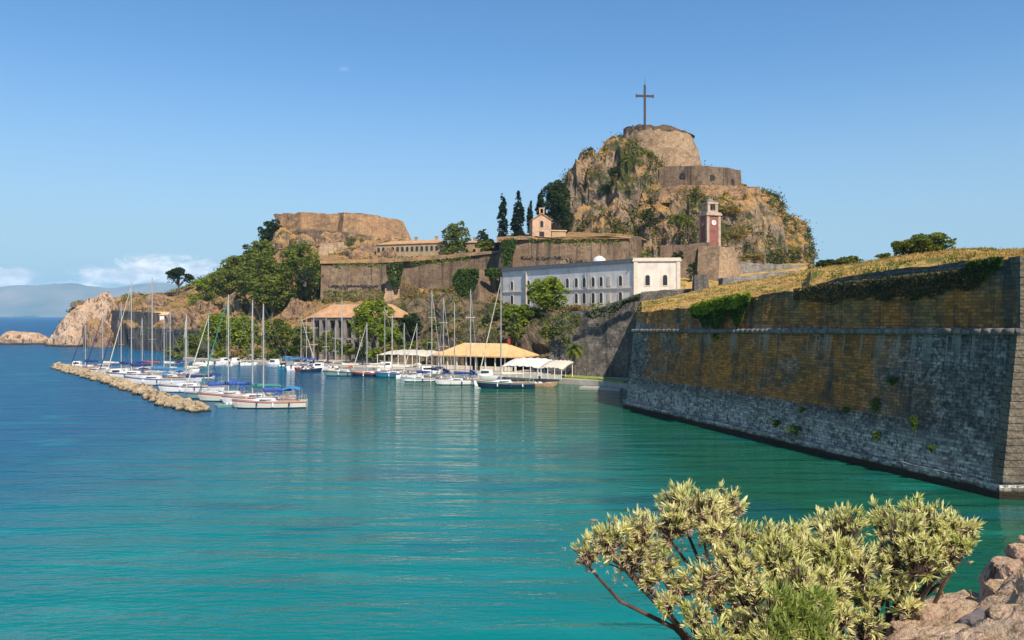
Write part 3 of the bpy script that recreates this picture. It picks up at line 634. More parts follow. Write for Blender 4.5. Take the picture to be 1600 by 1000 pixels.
niche(0, f1, f1.L * .56, 66.2, 2.2, 2.9, ramps[0]); niche(0, f2, f2.L * .42, 65.4, 2.2, 2.9, ramps[1]); niche(0, f3, f3.L * .42, 65.2, 2.0, 2.7, ramps[1])

# ---- sea castle on the left hill
wall('fort_wall', 'ruined tan fort wall on the left hilltop, left half above the trees', M['stone_ochre'],
     [(436, 366, 384), (470, 366, 374), (530, 372, 370)], [(428, 334, 388), (470, 333, 378), (531, 334, 374)], thick=8, rough=.5, rag=.8, size=4)
wall('fort_wall', 'taller battered tan fort bastion on the left hilltop, right half with dark corner', M['stone_ochre'],
     [(520, 384, 371), (532, 384, 360), (590, 384, 362), (648, 386, 374)], [(528, 333, 378), (538, 332, 368), (590, 336, 370), (630, 345, 380)], thick=10, rough=.4, rag=.6, size=4)
wall('fort_wall', 'dark rocky scarp with paler ledges under the hilltop fort', M['stone_brown'],
     [(452, 388, 366), (500, 392, 352), (560, 392, 346)], [(456, 357, 370), (500, 360, 358), (560, 366, 352)], thick=12, rough=1.6, rag=1.2, size=6)
wall('fort_wall', 'brown lower scarp between the big trees and the barracks', M['stone_pale'],
     [(496, 415, 322), (590, 414, 318)], [(500, 382, 330), (590, 378, 326)], thick=14, rough=1.3, rag=1.0, size=6)

# ================================================================ NEAR BASTION (right)
root = thing('bastion', 'huge mossy stone bastion rising from the water at the right', 'bastion', (17, 122, 0))
def P3(t, z, set_): # along the wall 0..1, setback inwards
    x = 17 + 20.4 * t + set_ * .947; y = 122 - 60.8 * t + set_ * .32; return np.array([x, y, z])
ts = [0, .25, .5, .75, 1.0]
cord = lambda t: 11.75 + 1.05 * t
g = P3(1, 0, 0)
R1 = g + np.array([14, -.8, 0]); 
masonry('plinth', [P3(t, -2.5, -.32) for t in ts] + [R1 + [0, -.3, -2.5]], [P3(t, 1.15, -.12) for t in ts] + [R1 + [0, -.1, 1.15]], M['bastion'], root, thick=1.0, du=.8, dv=.35, rough=.10, rag=.16, size=1.6)
masonry('lower_wall', [P3(t, -2.5, 0) for t in ts] + [R1 + [0, 0, -2.5]], [P3(t, cord(t), 1.7) for t in ts] + [R1 + np.array([0, 1.7, cord(1)])], M['bastion'], root, thick=4, du=.8, dv=.6, rough=.09, rag=.05, size=2.5)
mb = MB(); q = [P3(t, cord(t), 1.45) for t in ts] + [R1 + np.array([0, 1.5, cord(1)])]
for a, b_ in zip(q[:-1], q[1:]):
    ns = max(2, int(np.linalg.norm(b_ - a) / .9)); rj = lambda i: .28 + .05 * math.sin(i * 12.9898) * math.cos(i * 4.1)
    for i in range(ns): mb.cyl(a + (b_ - a) * i / ns, a + (b_ - a) * (i + .985) / ns, rj(i), rj(i + .5), 8)
co = mb.build('cordon', M['stone_grey'], root, smooth=True)
topz = lambda t: np.interp(t, [0, .33, .56, .60, .601, .9, 1.0], [14.55, 15.5, 16.8, 17.0, 18.0, 18.5, 18.55])
tt = [0, .12, .25, .33, .45, .56, .598]
masonry('upper_wall', [P3(t, cord(t) - .2, 1.95) for t in tt], [P3(t, topz(t) , 2.35) for t in tt], M['bastion'], root, thick=3, du=.7, dv=.5, rough=.12, rag=.28, size=2.2, u0=0)
tt = [.598, .75, .9, 1.0]; L0 = 65 * .598
masonry('upper_wall', [P3(t, cord(t) - .2, 1.85) for t in tt] + [R1 + np.array([0, 2.0, 12.6])], [P3(t, topz(t), 2.15) for t in tt] + [R1 + np.array([0, 2.4, 18.55])], M['bastion'], root, thick=2.2, du=.6, dv=.5, rough=.12, rag=.14, size=2.2, u0=L0)
# corner quoins on the near arris
mb = MB()
k = 0; zc = 1.3
while zc < 18.2:
    hh = .56; t = 1.0; sb = (zc / 12.8) * 1.7 if zc < 12.8 else 1.95
    ln = 1.5 if k % 2 else 1.0; wd_ = .95 if k % 2 else 1.45
    c = P3(1.0, zc + hh / 2, sb); ang = math.atan2(-60.8, 20.4)
    # long arm runs inland along the lit end face
    mb.box((c[0] + ln - .11, c[1] + .62 - .1 * 1, c[2]), (2 * ln, 1.5, hh - .05), 0)
    zc += hh; k += 1
mb.build('quoin', M['quoin'], root)
tag(root, kind=None)

# berm of dry grass on top of it
struct(loft('grass_bank', [
    [(1000, 492, 124.5), (1006, 490, 123), (1121, 477, 101), (1205, 467.5, 92), (1262, 457, 87), (1400, 433, 77.5), (1500, 422, 70), (1590, 407, 64), (1720, 392, 62), (1900, 380, 62)],
    [(1000, 487, 127), (1010, 486, 126), (1121, 472, 105), (1205, 459, 95), (1262, 448, 90), (1266, 427, 90), (1400, 415, 80), (1500, 408, 73), (1590, 401, 67), (1720, 385, 65), (1900, 375, 65)],
    [(1000, 484, 135), (1060, 470, 138), (1121, 455, 132), (1200, 441, 128), (1270, 426, 120), (1400, 407, 104), (1440, 401, 100), (1520, 396, 92), (1620, 397, 85), (1900, 392, 85)],
    [(1000, 480, 145), (1060, 463, 150), (1121, 449, 152), (1200, 437, 152), (1285, 420, 148), (1345, 414, 140), (1400, 403, 125), (1480, 393, 115), (1540, 392, 108), (1620, 393, 102), (1900, 390, 100)],
    [(1000, 470, 190), (1100, 455, 195), (1200, 440, 200), (1285, 430, 180), (1400, 410, 160), (1620, 405, 150), (1900, 400, 150)],
    [(1000, 500, 200), (1900, 500, 200)]], 1002, 1880, 260, [5, 12, 12, 8, 6], M['berm'], amp=.55, size=3.5, taper=4))
wall('parapet_wall', 'short square grey blockhouse wall at the left end of the grass bank', M['stone_grey'],
     [(1084, 470, 158), (1106, 470, 156), (1108, 468, 166)], [(1085, 430, 159), (1105, 430, 157), (1107, 430, 166)], thick=3, rough=.1, rag=.1)
wall('parapet_wall', 'low blue-grey parapet wall crossing behind the dry grass bank', M['stone_grey'],
     [(1128, 455, 158), (1200, 445, 160), (1262, 436, 162)], [(1130, 434, 159), (1200, 427, 161), (1262, 421, 163)], thick=2, rough=.12, rag=.15)
wall('parapet_wall', 'long thin grey parapet between white building and grass bank', M['stone_grey'],
     [(1000, 470, 171), (1086, 466, 168)], [(1002, 456, 172), (1086, 450, 169)], thick=1.2, rough=.1, rag=.1)
wall('rubble_wall', 'broken brown rubble wall on the grass bank skyline near the big bush', M['stone_brown'],
     [(1452, 404, 105), (1512, 401, 98)], [(1453, 396, 105), (1510, 394, 98)], thick=1.5, rough=.3, rag=.4, size=1.5)
# ================================================================ BUILDINGS
def window(fr, u, z0, w, hh, par, arch=True, surround=True, smat=None, n0=0.0):
    n = 8 if arch else 0; r = w / 2
    def prof(e):
        a = r + e
        if arch: return [(-a, z0 - e), (a, z0 - e)] + [(a * math.cos(math.pi * i / n), z0 + hh - r + a * math.sin(math.pi * i / n)) for i in range(n + 1)]
        return [(-a, z0 - e), (a, z0 - e), (a, z0 + hh + e), (-a, z0 + hh + e)]
    e = .24 if surround else .12
    o_, i_ = prof(e), prof(0); mb = MB(); k = len(o_)
    A = [fr.p(u + a, n0 + .10, z) for a, z in o_]; B = [fr.p(u + a, n0 + .10, z) for a, z in i_]; A0 = [fr.p(u + a, n0 - .05, z) for a, z in o_]; B0 = [fr.p(u + a, n0 + .02, z) for a, z in i_]
    V = A + B + A0 + B0; Fc = []
    for j in range(k):
        q = (j + 1) % k; Fc += [(j, q, k + q, k + j), (2 * k + j, 2 * k + q, q, j), (k + j, k + q, 3 * k + q, 3 * k + j)]
    mb.add(V, Fc); w_ = mb.build('window', smat or M['trim'], par)
    mk('pane', B0, [tuple(range(k))], M['glass'], w_)
    return w_
uo_ = lambda px: ((px - 800) / F * 250 - zat(785, 0, 250)[0]) / (fr.u[0] - (px - 800) / F * fr.u[1])
# ---- white barracks-like building
A = zat(785, 0, 250); B = zat(990, 0, 209); fr = Frame(A, B); zb, zt = 13.0, 28.8
wb = thing('white_building', 'long two-storey white building with arched windows below the castle rock', 'building', (A[0], A[1], zb))
mb = MB(); fr.box(mb, 0, fr.L, -13, 0, zb, zt); mb.build('main_wing', M['plaster'], wb)
mb = MB(); fr.box(mb, -.35, fr.L - .02, -13.3, .4, zt - .9, zt - .45); fr.box(mb, -.15, fr.L - .02, -13.15, .2, zt - .45, zt); mb.build('cornice', M['lead'], wb)
mb = MB(); fr.box(mb, .5, fr.L - .5, -12, -.9, zt, zt + .35); mb.build('roof', M['lead'], wb)
mb = MB(); fr.box(mb, .02, fr.L - .02, 0.002, .22, 21.3, 21.6); mb.build('string_course', M['trim'], wb)
mb = MB()
fr.box(mb, 10.4, 11.7, 0.002, .3, zb + .1, zt - .9); mb.build('pilaster', M['trim'], wb)
for u in (11.2, uo_(919)): 
    mb = MB(); mb.cyl(fr.p(u, .45, zb + 1), fr.p(u, .45, zt - 1), .14, .14, 6); mb.build('downpipe', M['lead'], wb)
def uof(px):   # position along the facade seen at a photo column
    k = (px - 800) / F; return (k * A[1] - A[0]) / (fr.u[0] - k * fr.u[1])
for q in (800, 826, 838, 852, 868, 886.6, 900.5, 912.8, 926.8, 939.2, 969.5):
    window(fr, uof(q), 22.1, 1.15, 2.6, wb)
    if q != 886.6: window(fr, uof(q), 17.6, 1.15, 2.8, wb)
mb = MB(); u_ = uof(952); fr.box(mb, u_ - .6, u_ + .6, 0.002, .12, 22.1, 24.6); mb.build('blind_window', M['trim'], wb)
mb = MB(); fr.box(mb, u_ - .6, u_ + .6, 0.002, .12, 17.6, 20.3); mb.build('blind_window', M['trim'], wb)
A2 = zat(990, 0, 208.6); B2 = zat(1063, 0, 207.6); f2 = Frame(A2, B2); zt2 = zt + .15
mb = MB(); f2.box(mb, 0, f2.L, -14, 0, zb, zt2); mb.build('end_wing', M['plaster_lit'], wb)
mb = MB(); f2.box(mb, -.3, f2.L + .3, -14.2, .35, zt2 - .7, zt2 - .3); f2.box(mb, -.15, f2.L + .15, -14.1, .18, zt2 - .3, zt2 + .25); mb.build('end_cornice', M['trim'], wb)
for u in (3.6, 8.1): window(f2, u, 22.0, 1.15, 2.7, wb); window(f2, u, 17.4, 1.15, 2.8, wb)
for u in (0.02, f2.L - 1.0): mb = MB(); f2.box(mb, u, u + .98, 0.002, .2, zb + .1, zt2 - .7); mb.build('corner_strip', M['trim'], wb)
mb = MB()
for i in range(8): a = i / 8
mb.rings([[(25.3 + r * math.cos(t), 232 + r * math.sin(t), 29 + z) for t in np.linspace(0, 2 * math.pi, 16, endpoint=False)] for r, z in ((2.0, 0), (2.0, .8), (1.7, 1.6), (1.0, 2.2), (.2, 2.5))])
tag(mb.build('domed_tank', M['plaster'], None, smooth=True), 'small pale dome peeking over the roof of the long white building', 'dome')

# ---- clock tower
x0, Y0 = W(1109, 0, 268)[0], 268.0; zb = W(0, 385, 268)[2]
ct = thing('clock_tower', 'red clock tower with pale corner pilasters in front of the castle rock', 'clock tower', (x0, Y0, zb))
rz = .30; mb = MB(); w = 4.9; zt = W(0, 338, 268)[2]; hh = zt - zb
def lb(mb, dx, dy, z0, z1, sx, sy): # local rotated box
    c_, s_ = math.cos(rz), math.sin(rz); mb.box((x0 + dx * c_ - dy * s_, Y0 + dx * s_ + dy * c_, (z0 + z1) / 2), (sx, sy, z1 - z0), rz)
lb(mb, 0, 0, zb - 3, zt, w, w); mb.build('shaft', M['redwall'], ct)
for sx in (-1, 1):
    for sy in (-1, 1):
        mb = MB(); lb(mb, sx * (w / 2 - .3), sy * (w / 2 - .3), zb - 3, zt, .9, .9); mb.build('pilaster', M['dustytrim'], ct)
mb = MB(); lb(mb, 0, 0, zt, zt + .55, w + 1.0, w + 1.0); lb(mb, 0, 0, zt + .55, zt + 1.0, w + .4, w + .4); mb.build('cornice', M['dustytrim'], ct)
for (nx, ny) in ((0, -1), (-1, 0)):
    mb = MB(); c_, s_ = math.cos(rz), math.sin(rz)
    dx, dy = nx * (w / 2 + .02), ny * (w / 2 + .02); p0 = Vector((x0 + dx * c_ - dy * s_, Y0 + dx * s_ + dy * c_, zt - 2.4)); dn = Vector((nx * c_ - ny * s_, nx * s_ + ny * c_, 0))
    mb.cyl(p0, p0 + dn * .18, 0.85, 0.85, 20); ck = mb.build('clock_face', M['dustytrim'] if nx else M['plaster'], ct)
    mb = MB(); side = Vector((-dn.y, dn.x, 0)); q = p0 + dn * .22
    mb.cyl(q, q + Vector((0, 0, 1.0)), .07, .05, 4); mb.cyl(q, q + side * .6 + Vector((0, 0, .3)), .08, .06, 4); mb.build('clock_hand', M['ironwork'], ck)
mb = MB(); z1 = zt + 1.0
for sx in (-1, 1):
    for sy in (-1, 1): lb(mb, sx * 1.45, sy * 1.45, z1, z1 + 2.9, .95, .95)
lb(mb, 0, 0, z1, z1 + .7, 3.9, 3.9); lb(mb, 0, 0, z1 + 2.9, z1 + 3.5, 4.2, 4.2); mb.build('belfry', M['dustytrim'], ct)
mb = MB(); lb(mb, 0, 0, z1 + 3.5, z1 + 3.9, 3.0, 3.0)
mb.rings([[(x0 + r * math.cos(t), Y0 + r * math.sin(t), z1 + z) for t in np.linspace(0, 2 * math.pi, 12, endpoint=False)] for r, z in ((1.4, 3.9), (1.25, 4.3), (.8, 4.7), (.2, 4.95), (.06, 5.5))]); mb.build('cupola', M['shade_stone'], ct)
mb = MB(); mb.rings([[(x0 + r * math.cos(t), Y0 + r * math.sin(t), z1 + z) for t in np.linspace(0, 2 * math.pi, 12, endpoint=False)] for r, z in ((.8, 1.4), (.65, 1.9), (.5, 2.5), (.15, 2.9))]); mb.build('bell', M['ironwork'], ct)

# ---- iron cross
cxx, cY = W(1007.5, 0, 338)[0], 338.0; zb = W(0, 210, cY)[2] - 1.5; zt = W(0, 133, cY)[2]; za = W(0, 150, cY)[2]
cr = thing('summit_cross', 'tall dark iron cross standing on the round summit keep', 'cross', (cxx, cY, zb))
mb = MB(); mb.box((cxx, cY, (zb + zt) / 2), (.85, .7, zt - zb), .1); mb.build('post', M['ironwork'], cr)
mb = MB(); mb.box((cxx, cY, za), (7.6, .6, .85), .1)
for s in (-1, 1): mb.box((cxx + s * 3.6 * math.cos(.1), cY + s * 3.6 * math.sin(.1), za), (.5, .7, 1.3), .1)
mb.build('crossbar', M['ironwork'], cr)
mb = MB(); mb.cyl((cxx, cY, zt), (cxx, cY, zt + 3.6), .1, .04, 5); mb.build('lightning_rod', M['ironwork'], cr)
mb = MB()
for a in (0, 1.57, 3.14, 4.71): mb.cyl((cxx + 1.6 * math.cos(a + .4), cY + 1.6 * math.sin(a + .4), zb), (cxx, cY, zb + 5), .12, .1, 5)
mb.build('brace', M['ironwork'], cr)
for px, lab, hh in ((989, 'thin mast standing left of the iron cross on the keep', 4.2), (1040, 'short signal post right of the iron cross on the keep', 2.2)):
    x, y, z = W(px, 212, 334); mb = MB(); mb.cyl((x, y, z - 2), (x, y, z + hh), .16, .12, 6); mb.box((x, y, z + hh), (.6, .3, .5)); tag(mb.build('signal_post', M['ironwork']), lab, 'post')

# ---- chapel on the upper terrace
A = zat(832, 0, 272); B = zat(861, 0, 272.6); fc = Frame(A, B); zb = W(0, 371, 272)[2]; ze = W(0, 343, 272)[2]; zr = W(0, 334, 272)[2]
ch = thing('chapel', 'small pink gabled chapel with bell gable beside the cypresses', 'chapel', (A[0], A[1], zb))
L = fc.L; mb = MB(); mb.rings([[fc.p(0, n, zb - 1.5), fc.p(L, n, zb - 1.5), fc.p(L, n, ze), fc.p(L / 2, n, zr), fc.p(0, n, ze)] for n in (0, -9)]); mb.build('wall', M['pinkwall'], ch)
mb = MB()
for s in (0, 1):
    u0, u1 = (-.4, L / 2) if s == 0 else (L + .4, L / 2); z0 = ze - .25
    mb.hexa([fc.p(u0, .35, z0), fc.p(u1, .35, zr + .02), fc.p(u1, -9.3, zr + .02), fc.p(u0, -9.3, z0), fc.p(u0, .35, z0 + .3), fc.p(u1, .35, zr + .32), fc.p(u1, -9.3, zr + .32), fc.p(u0, -9.3, z0 + .3)])
mb.build('roof', M['tile'], ch)
mb = MB(); fc.box(mb, L / 2 - .9, L / 2 - .45, -.5, .1, zr + .1, zr + 1.7); fc.box(mb, L / 2 + .45, L / 2 + .9, -.5, .1, zr + .1, zr + 1.7); fc.box(mb, L / 2 - 1.0, L / 2 + 1.0, -.55, .15, zr + 1.7, zr + 2.1); mb.build('bell_gable', M['pinkwall'], ch)
window(fc, L / 2, ze - 2.6, 1.1, 2.2, ch, smat=M['pinkwall'])
mb = MB(); fc.box(mb, L / 2 - .8, L / 2 + .8, 0.002, .12, zb - 1, zb + 2.0); mb.build('door', M['darkroom'], ch)
A = zat(862, 0, 274); B = zat(884, 0, 275); fa = Frame(A, B); an = thing('annex', 'low flat stone shed right beside the pink chapel', 'shed', (A[0], A[1], zb))
mb = MB(); fa.box(mb, 0, fa.L, -5, 0, zb - 1.5, zb + 2.4); mb.build('wall', M['tanwall'], an); mb = MB(); fa.box(mb, -.3, fa.L + .3, -5.3, .3, zb + 2.4, zb + 2.75); mb.build('roof', M['tile_straw'], an)

# ---- long barracks under the left fort
def barracks(name, label, pa, pb, Ya, Yb, pyb, pye, pyr, n, rows, cols, deep=9, mat='tanwall', chim=2, ww=1.15, wh=1.9):
    A = zat(pa, 0, Ya); B = zat(pb, 0, Yb); f = Frame(A, B); zb = W(0, pyb, (Ya + Yb) / 2)[2]; ze = W(0, pye, (Ya + Yb) / 2)[2]; zr = W(0, pyr, (Ya + Yb) / 2)[2]
    r = thing(name, label, 'building', (A[0], A[1], zb)); L = f.L
    mb = MB(); f.box(mb, 0, L, -deep, 0, zb - 3, ze); mb.build('wall', M[mat], r)
    mb = MB(); hip = min(deep / 2, L / 4); e = .4
    V = [f.p(-e, e, ze), f.p(L + e, e, ze), f.p(L + e, -deep - e, ze), f.p(-e, -deep - e, ze), f.p(hip, -deep / 2, zr), f.p(L - hip, -deep / 2, zr)]
    mb.add(V, [(0, 1, 5, 4), (1, 2, 5), (2, 3, 4, 5), (3, 0, 4), (3, 2, 1, 0)]); ro = mb.build('roof', M['tile'], r)
    for i in range(chim):
        u = L * (.2 + .6 * i / max(1, chim - 1)); mb = MB(); f.box(mb, u, u + 1, -deep / 2 - .5, -deep / 2 + .4, zr - .6, zr + 1.1); f.box(mb, u - .15, u + 1.15, -deep / 2 - .65, -deep / 2 + .55, zr + 1.1, zr + 1.3); mb.build('chimney', M[mat], ro)
    for k in range(rows):
        z0 = zb + (ze - zb) * (k + .22) / rows
        for i in range(cols): window(f, L * (i + .5) / cols, z0, ww, wh, r, smat=M[mat], surround=False)
    return f, r
barracks('barracks', 'long ochre two-storey barracks with rows of small windows on the terrace', 588, 694, 318, 308, 411, 381, 374, 0, 2, 14, chim=3)
barracks('barracks', 'shorter ochre building right of the terrace tree with a flat tiled roof', 724, 770, 312, 308, 401, 379, 374, 0, 1, 4, chim=1)

# ---- orange roofed arcade building behind the quay trees
A = zat(487, 0, 240); B = zat(618, 0, 232); fo = Frame(A, B); ze = 13.6; zr = 17.6; L = fo.L
ar = thing('arcade_building', 'orange hip-roofed building with tall dark arcade behind the marina', 'building', (A[0], A[1], 1.2))
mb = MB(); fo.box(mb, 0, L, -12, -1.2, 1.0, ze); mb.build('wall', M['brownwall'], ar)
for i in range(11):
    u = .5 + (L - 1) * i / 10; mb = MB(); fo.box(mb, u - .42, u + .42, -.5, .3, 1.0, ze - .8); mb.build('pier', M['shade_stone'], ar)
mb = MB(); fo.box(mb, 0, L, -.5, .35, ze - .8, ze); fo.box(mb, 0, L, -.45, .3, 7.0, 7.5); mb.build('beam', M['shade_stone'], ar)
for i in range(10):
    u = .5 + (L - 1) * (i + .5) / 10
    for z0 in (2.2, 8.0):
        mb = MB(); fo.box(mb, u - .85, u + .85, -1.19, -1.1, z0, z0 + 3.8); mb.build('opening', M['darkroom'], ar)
mb = MB(); e = .8; V = [fo.p(-e - 3.5, e, ze - 1.4), fo.p(L + e, e, ze), fo.p(L + e, -12 - e, ze), fo.p(-e - 3.5, -12 - e, ze - 1.4), fo.p(3.5, -6, zr), fo.p(L - 4, -6, zr), fo.p(0, e, ze), fo.p(0, -12 - e, ze)]
mb.add(V, [(6, 1, 5, 4), (1, 2, 5), (2, 7, 4, 5), (0, 6, 4), (7, 3, 4), (3, 0, 4), (7, 2, 1, 6), (3, 7, 6, 0)]); mb.build('roof', M['tile'], ar)
A = zat(598, 0, 244); B = zat(662, 0, 240); fo = Frame(A, B); lo = thing('lean_to', 'low dark building with a thin ochre roof right of the orange roof', 'building', (A[0], A[1], 5)); L = fo.L
mb = MB(); fo.box(mb, 0, L, -6, 0, 2, 14.4); mb.build('wall', M['stone_brown'] if False else M['tanwall'], lo)
mb = MB(); mb.hexa([fo.p(-.5, .6, 14.1), fo.p(L + .5, .6, 14.1), fo.p(L + .5, -6.5, 16), fo.p(-.5, -6.5, 16), fo.p(-.5, .6, 14.4), fo.p(L + .5, .6, 14.4), fo.p(L + .5, -6.5, 16.3), fo.p(-.5, -6.5, 16.3)]); mb.build('roof', M['tile_straw'], lo)
for i in range(6): mb = MB(); fo.box(mb, 1 + i * 2, 2.2 + i * 2, 0.002, .06, 9.5, 12.5); mb.build('opening', M['darkroom'], lo)

# ---- waterside cafe with hipped roof on posts
A = zat(684, 0, 196); B = zat(806, 0, 186); fk = Frame(A, B); L = fk.L; D = 10; ze = 4.6; zr = 7.4
cf = thing('cafe_pavilion', 'open waterside cafe with wide sandy orange hipped roof', 'pavilion', (A[0], A[1], 1.15))
mb = MB(); V = [fk.p(-.8, .8, ze), fk.p(L + .8, .8, ze), fk.p(L + .8, -D - .8, ze), fk.p(-.8, -D - .8, ze), fk.p(4.5, -D / 2, zr), fk.p(L - 5, -D / 2, zr)]
V += [(p[0], p[1], p[2] - .3) for p in V[:4]]
mb.add(V, [(0, 1, 5, 4), (1, 2, 5), (2, 3, 4, 5), (3, 0, 4), (6, 7, 1, 0), (7, 8, 2, 1), (8, 9, 3, 2), (9, 6, 0, 3), (9, 8, 7, 6)]); mb.build('roof', M['tile_straw'], cf)
for i in range(9):
    for n in (0, -D): mb = MB(); u = .2 + (L - .4) * i / 8; fk.box(mb, u - .13, u + .13, n - .13, n + .13, 1.1, ze - .3); mb.build('post', M['trim'], cf)
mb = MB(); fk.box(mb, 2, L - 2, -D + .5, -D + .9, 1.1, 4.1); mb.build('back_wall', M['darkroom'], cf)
mb = MB(); fk.box(mb, 1, L * .45, -.25, -.1, 1.1, 2.1); fk.box(mb, L * .55, L - 1, -.25, -.1, 1.1, 2.1); mb.build('railing', M['cream'], cf)
mb = MB(); fk.box(mb, L * .78, L * .78 + .5, -D / 2 - .3, -D / 2 + .2, zr - .3, zr + 1.2); mb.build('chimney', M['redc'], cf)
# tables under it
tb = None
for i in range(8):
    u = 2 + i * (L - 4) / 7
    t = thing('cafe_table', 'small round cafe table under the sandy orange roof', 'table', fk.p(u, -2.5, 1.15), 0, 'tables in the waterside cafe', local=True)
    mb = MB(); mb.cyl((0, 0, .7), (0, 0, .76), .6, .6, 10); a = mb.build('table_top', M['white'], t)
    mb = MB(); mb.cyl((0, 0, 0), (0, 0, .7), .06, .06, 6); mb.cyl((0, 0, 0), (0, 0, .04), .3, .3, 8); mb.build('pedestal', M['ironwork'], t)
# flat awnings
def awning(label, pa, pb, Ya, Yb, zf, zk, D, mat, nposts, name='awning', scallop=False, cat='awning'):
    A = zat(pa, 0, Ya); B = zat(pb, 0, Yb); f = Frame(A, B); L = f.L; r = thing(name, label, cat, (A[0], A[1], 1.15))
    mb = MB(); n = 16; top = []
    rows = []
    for j in range(5):
        v = j / 4; z = zf + (zk - zf) * math.sin(v * math.pi / 2); rows.append([f.p(L * i / n, -D * v, z + .10 * math.sin(i * 2.1) + (-.45 * (abs(i / n - .5) * 2) ** 4)) for i in range(n + 1)])
    V = [p for rr in rows for p in rr] + [(p[0], p[1], p[2] - .12) for rr in rows for p in rr]; m_ = (n + 1); K = 5 * m_
    Fc = []
    for j in range(4):
        for i in range(n): a = j * m_ + i; Fc += [(a, a + 1, a + 1 + m_, a + m_), (K + a + m_, K + a + 1 + m_, K + a + 1, K + a)]
    for i in range(n): Fc.append((K + i, K + i + 1, i + 1, i))
    mb.add(V, Fc); mb.build('canopy', M[mat], r, smooth=True)
    for i in range(nposts):
        for v in (0, -D + .3): mb = MB(); u = .3 + (L - .6) * i / (nposts - 1); c = f.p(u, v - .1, 0); mb.cyl((c[0], c[1], 1.1), (c[0], c[1], zf - .1 if v == 0 else zk - .15), .08, .08, 6); mb.build('post', M['white'], r)
    mb = MB(); f.box(mb, .4, L - .4, -.2, -.1, 1.1, 2.0); mb.build('screen', M['cream'], r)
    return r
awning('long flat cream awning behind the boats left of the cafe roof', 588, 668, 204, 197, 4.4, 5.3, 7, 'cream', 8)
awning('white tent canopy at the water edge right of the cafe roof', 782, 842, 170, 165, 3.6, 5.0, 6, 'tent_white', 6, 'tent_canopy')
awning('smaller cream tent canopy nearest to the palm tree', 843, 879, 165.4, 162.8, 3.5, 4.7, 5.5, 'cream', 4, 'tent_canopy')
# small pale house on the headland and a hut
def hut(label, px0, px1, Y, pyb, pye, pyr, mat, rmat, D=5, wins=2):
    A = zat(px0, 0, Y); B = zat(px1, 0, Y - 1); f = Frame(A, B); zb, ze, zr = [W(0, q, Y)[2] for q in (pyb, pye, pyr)]; L = f.L
    r = thing('hut', label, 'hut', (A[0], A[1], zb)); mb = MB(); f.box(mb, 0, L, -D, 0, zb - 1.5, ze); mb.build('wall', M[mat], r)
    mb = MB(); V = [f.p(-.3, .4, ze), f.p(L + .3, .4, ze), f.p(L + .3, -D - .4, ze), f.p(-.3, -D - .4, ze), f.p(-.3, -D / 2, zr), f.p(L + .3, -D / 2, zr)]
    mb.add(V, [(0, 1, 5, 4), (2, 3, 4, 5), (1, 2, 5), (3, 0, 4), (3, 2, 1, 0)]); mb.build('roof', M[rmat], r)
    for i in range(wins): mb = MB(); u = L * (i + .5) / wins; f.box(mb, u - .5, u + .5, 0.002, .08, zb + (ze - zb) * .3, zb + (ze - zb) * .8); mb.build('window', M['glass'], r)
hut('small white hut on the brown terrace of the headland', 237, 266, 345, 501, 492, 487, 'white', 'tile_straw')
hut('tiny ochre hut with orange roof left of the arcade building', 318, 336, 318, 492, 482, 477, 'tanwall', 'tile', wins=1)
hut('low white cabin on the quay behind the blue canvas boats', 438, 458, 232, 567, 556, 553, 'white', 'tile_straw', wins=2)

# palm tree
px_, Yp = 897, 172.0; bx = W(px_, 0, Yp)[0]; zt = W(0, 547, Yp)[2]
pl = thing('palm_tree', 'palm tree on the quay in front of the grey fortress wall', 'palm tree', (bx, Yp, 1.2))
mb = MB(); pts = [Vector((bx + .15 * math.sin(i * .9), Yp, 1.0 + (zt - 1.0) * i / 8)) for i in range(9)]; mb.tube(pts, [.42 - .02 * i + (.08 if i > 6 else 0) for i in range(9)], 8); mb.build('trunk', M['trunk'], pl)
mb = MB(); 
for i in range(34):
    a = i * 2.399; e0 = 1.25 - 1.7 * (i / 34); Lf = random.uniform(2.6, 3.5); seg = 6; p = Vector((bx, Yp, zt + .1)); e = e0; d = Vector((math.cos(a), math.sin(a), 0)); sd = Vector((-d.y, d.x, 0)); cen = [p.copy()]
    for k in range(seg): p = p + (d * math.cos(e) + Vector((0, 0, math.sin(e)))) * Lf / seg; e -= .28; cen.append(p.copy())
    for k in range(1, seg + 1):
        for sgn in (-1, 1):
            for q in range(3):
                c = cen[k - 1].lerp(cen[k], q / 3); w_ = .7 * math.sin(math.pi * min(1, (k + q / 3) / (seg + .8)) * .9 + .15)
                t = c + sd * sgn * w_ + (cen[k] - cen[k - 1]).normalized() * .35 + Vector((0, 0, -.12)); n_ = (cen[k] - cen[k - 1]).normalized() * .10
                mb.add([c - n_, c + n_, t], [(0, 1, 2)])
mb.build('crown', M['leaf_mid'], pl)
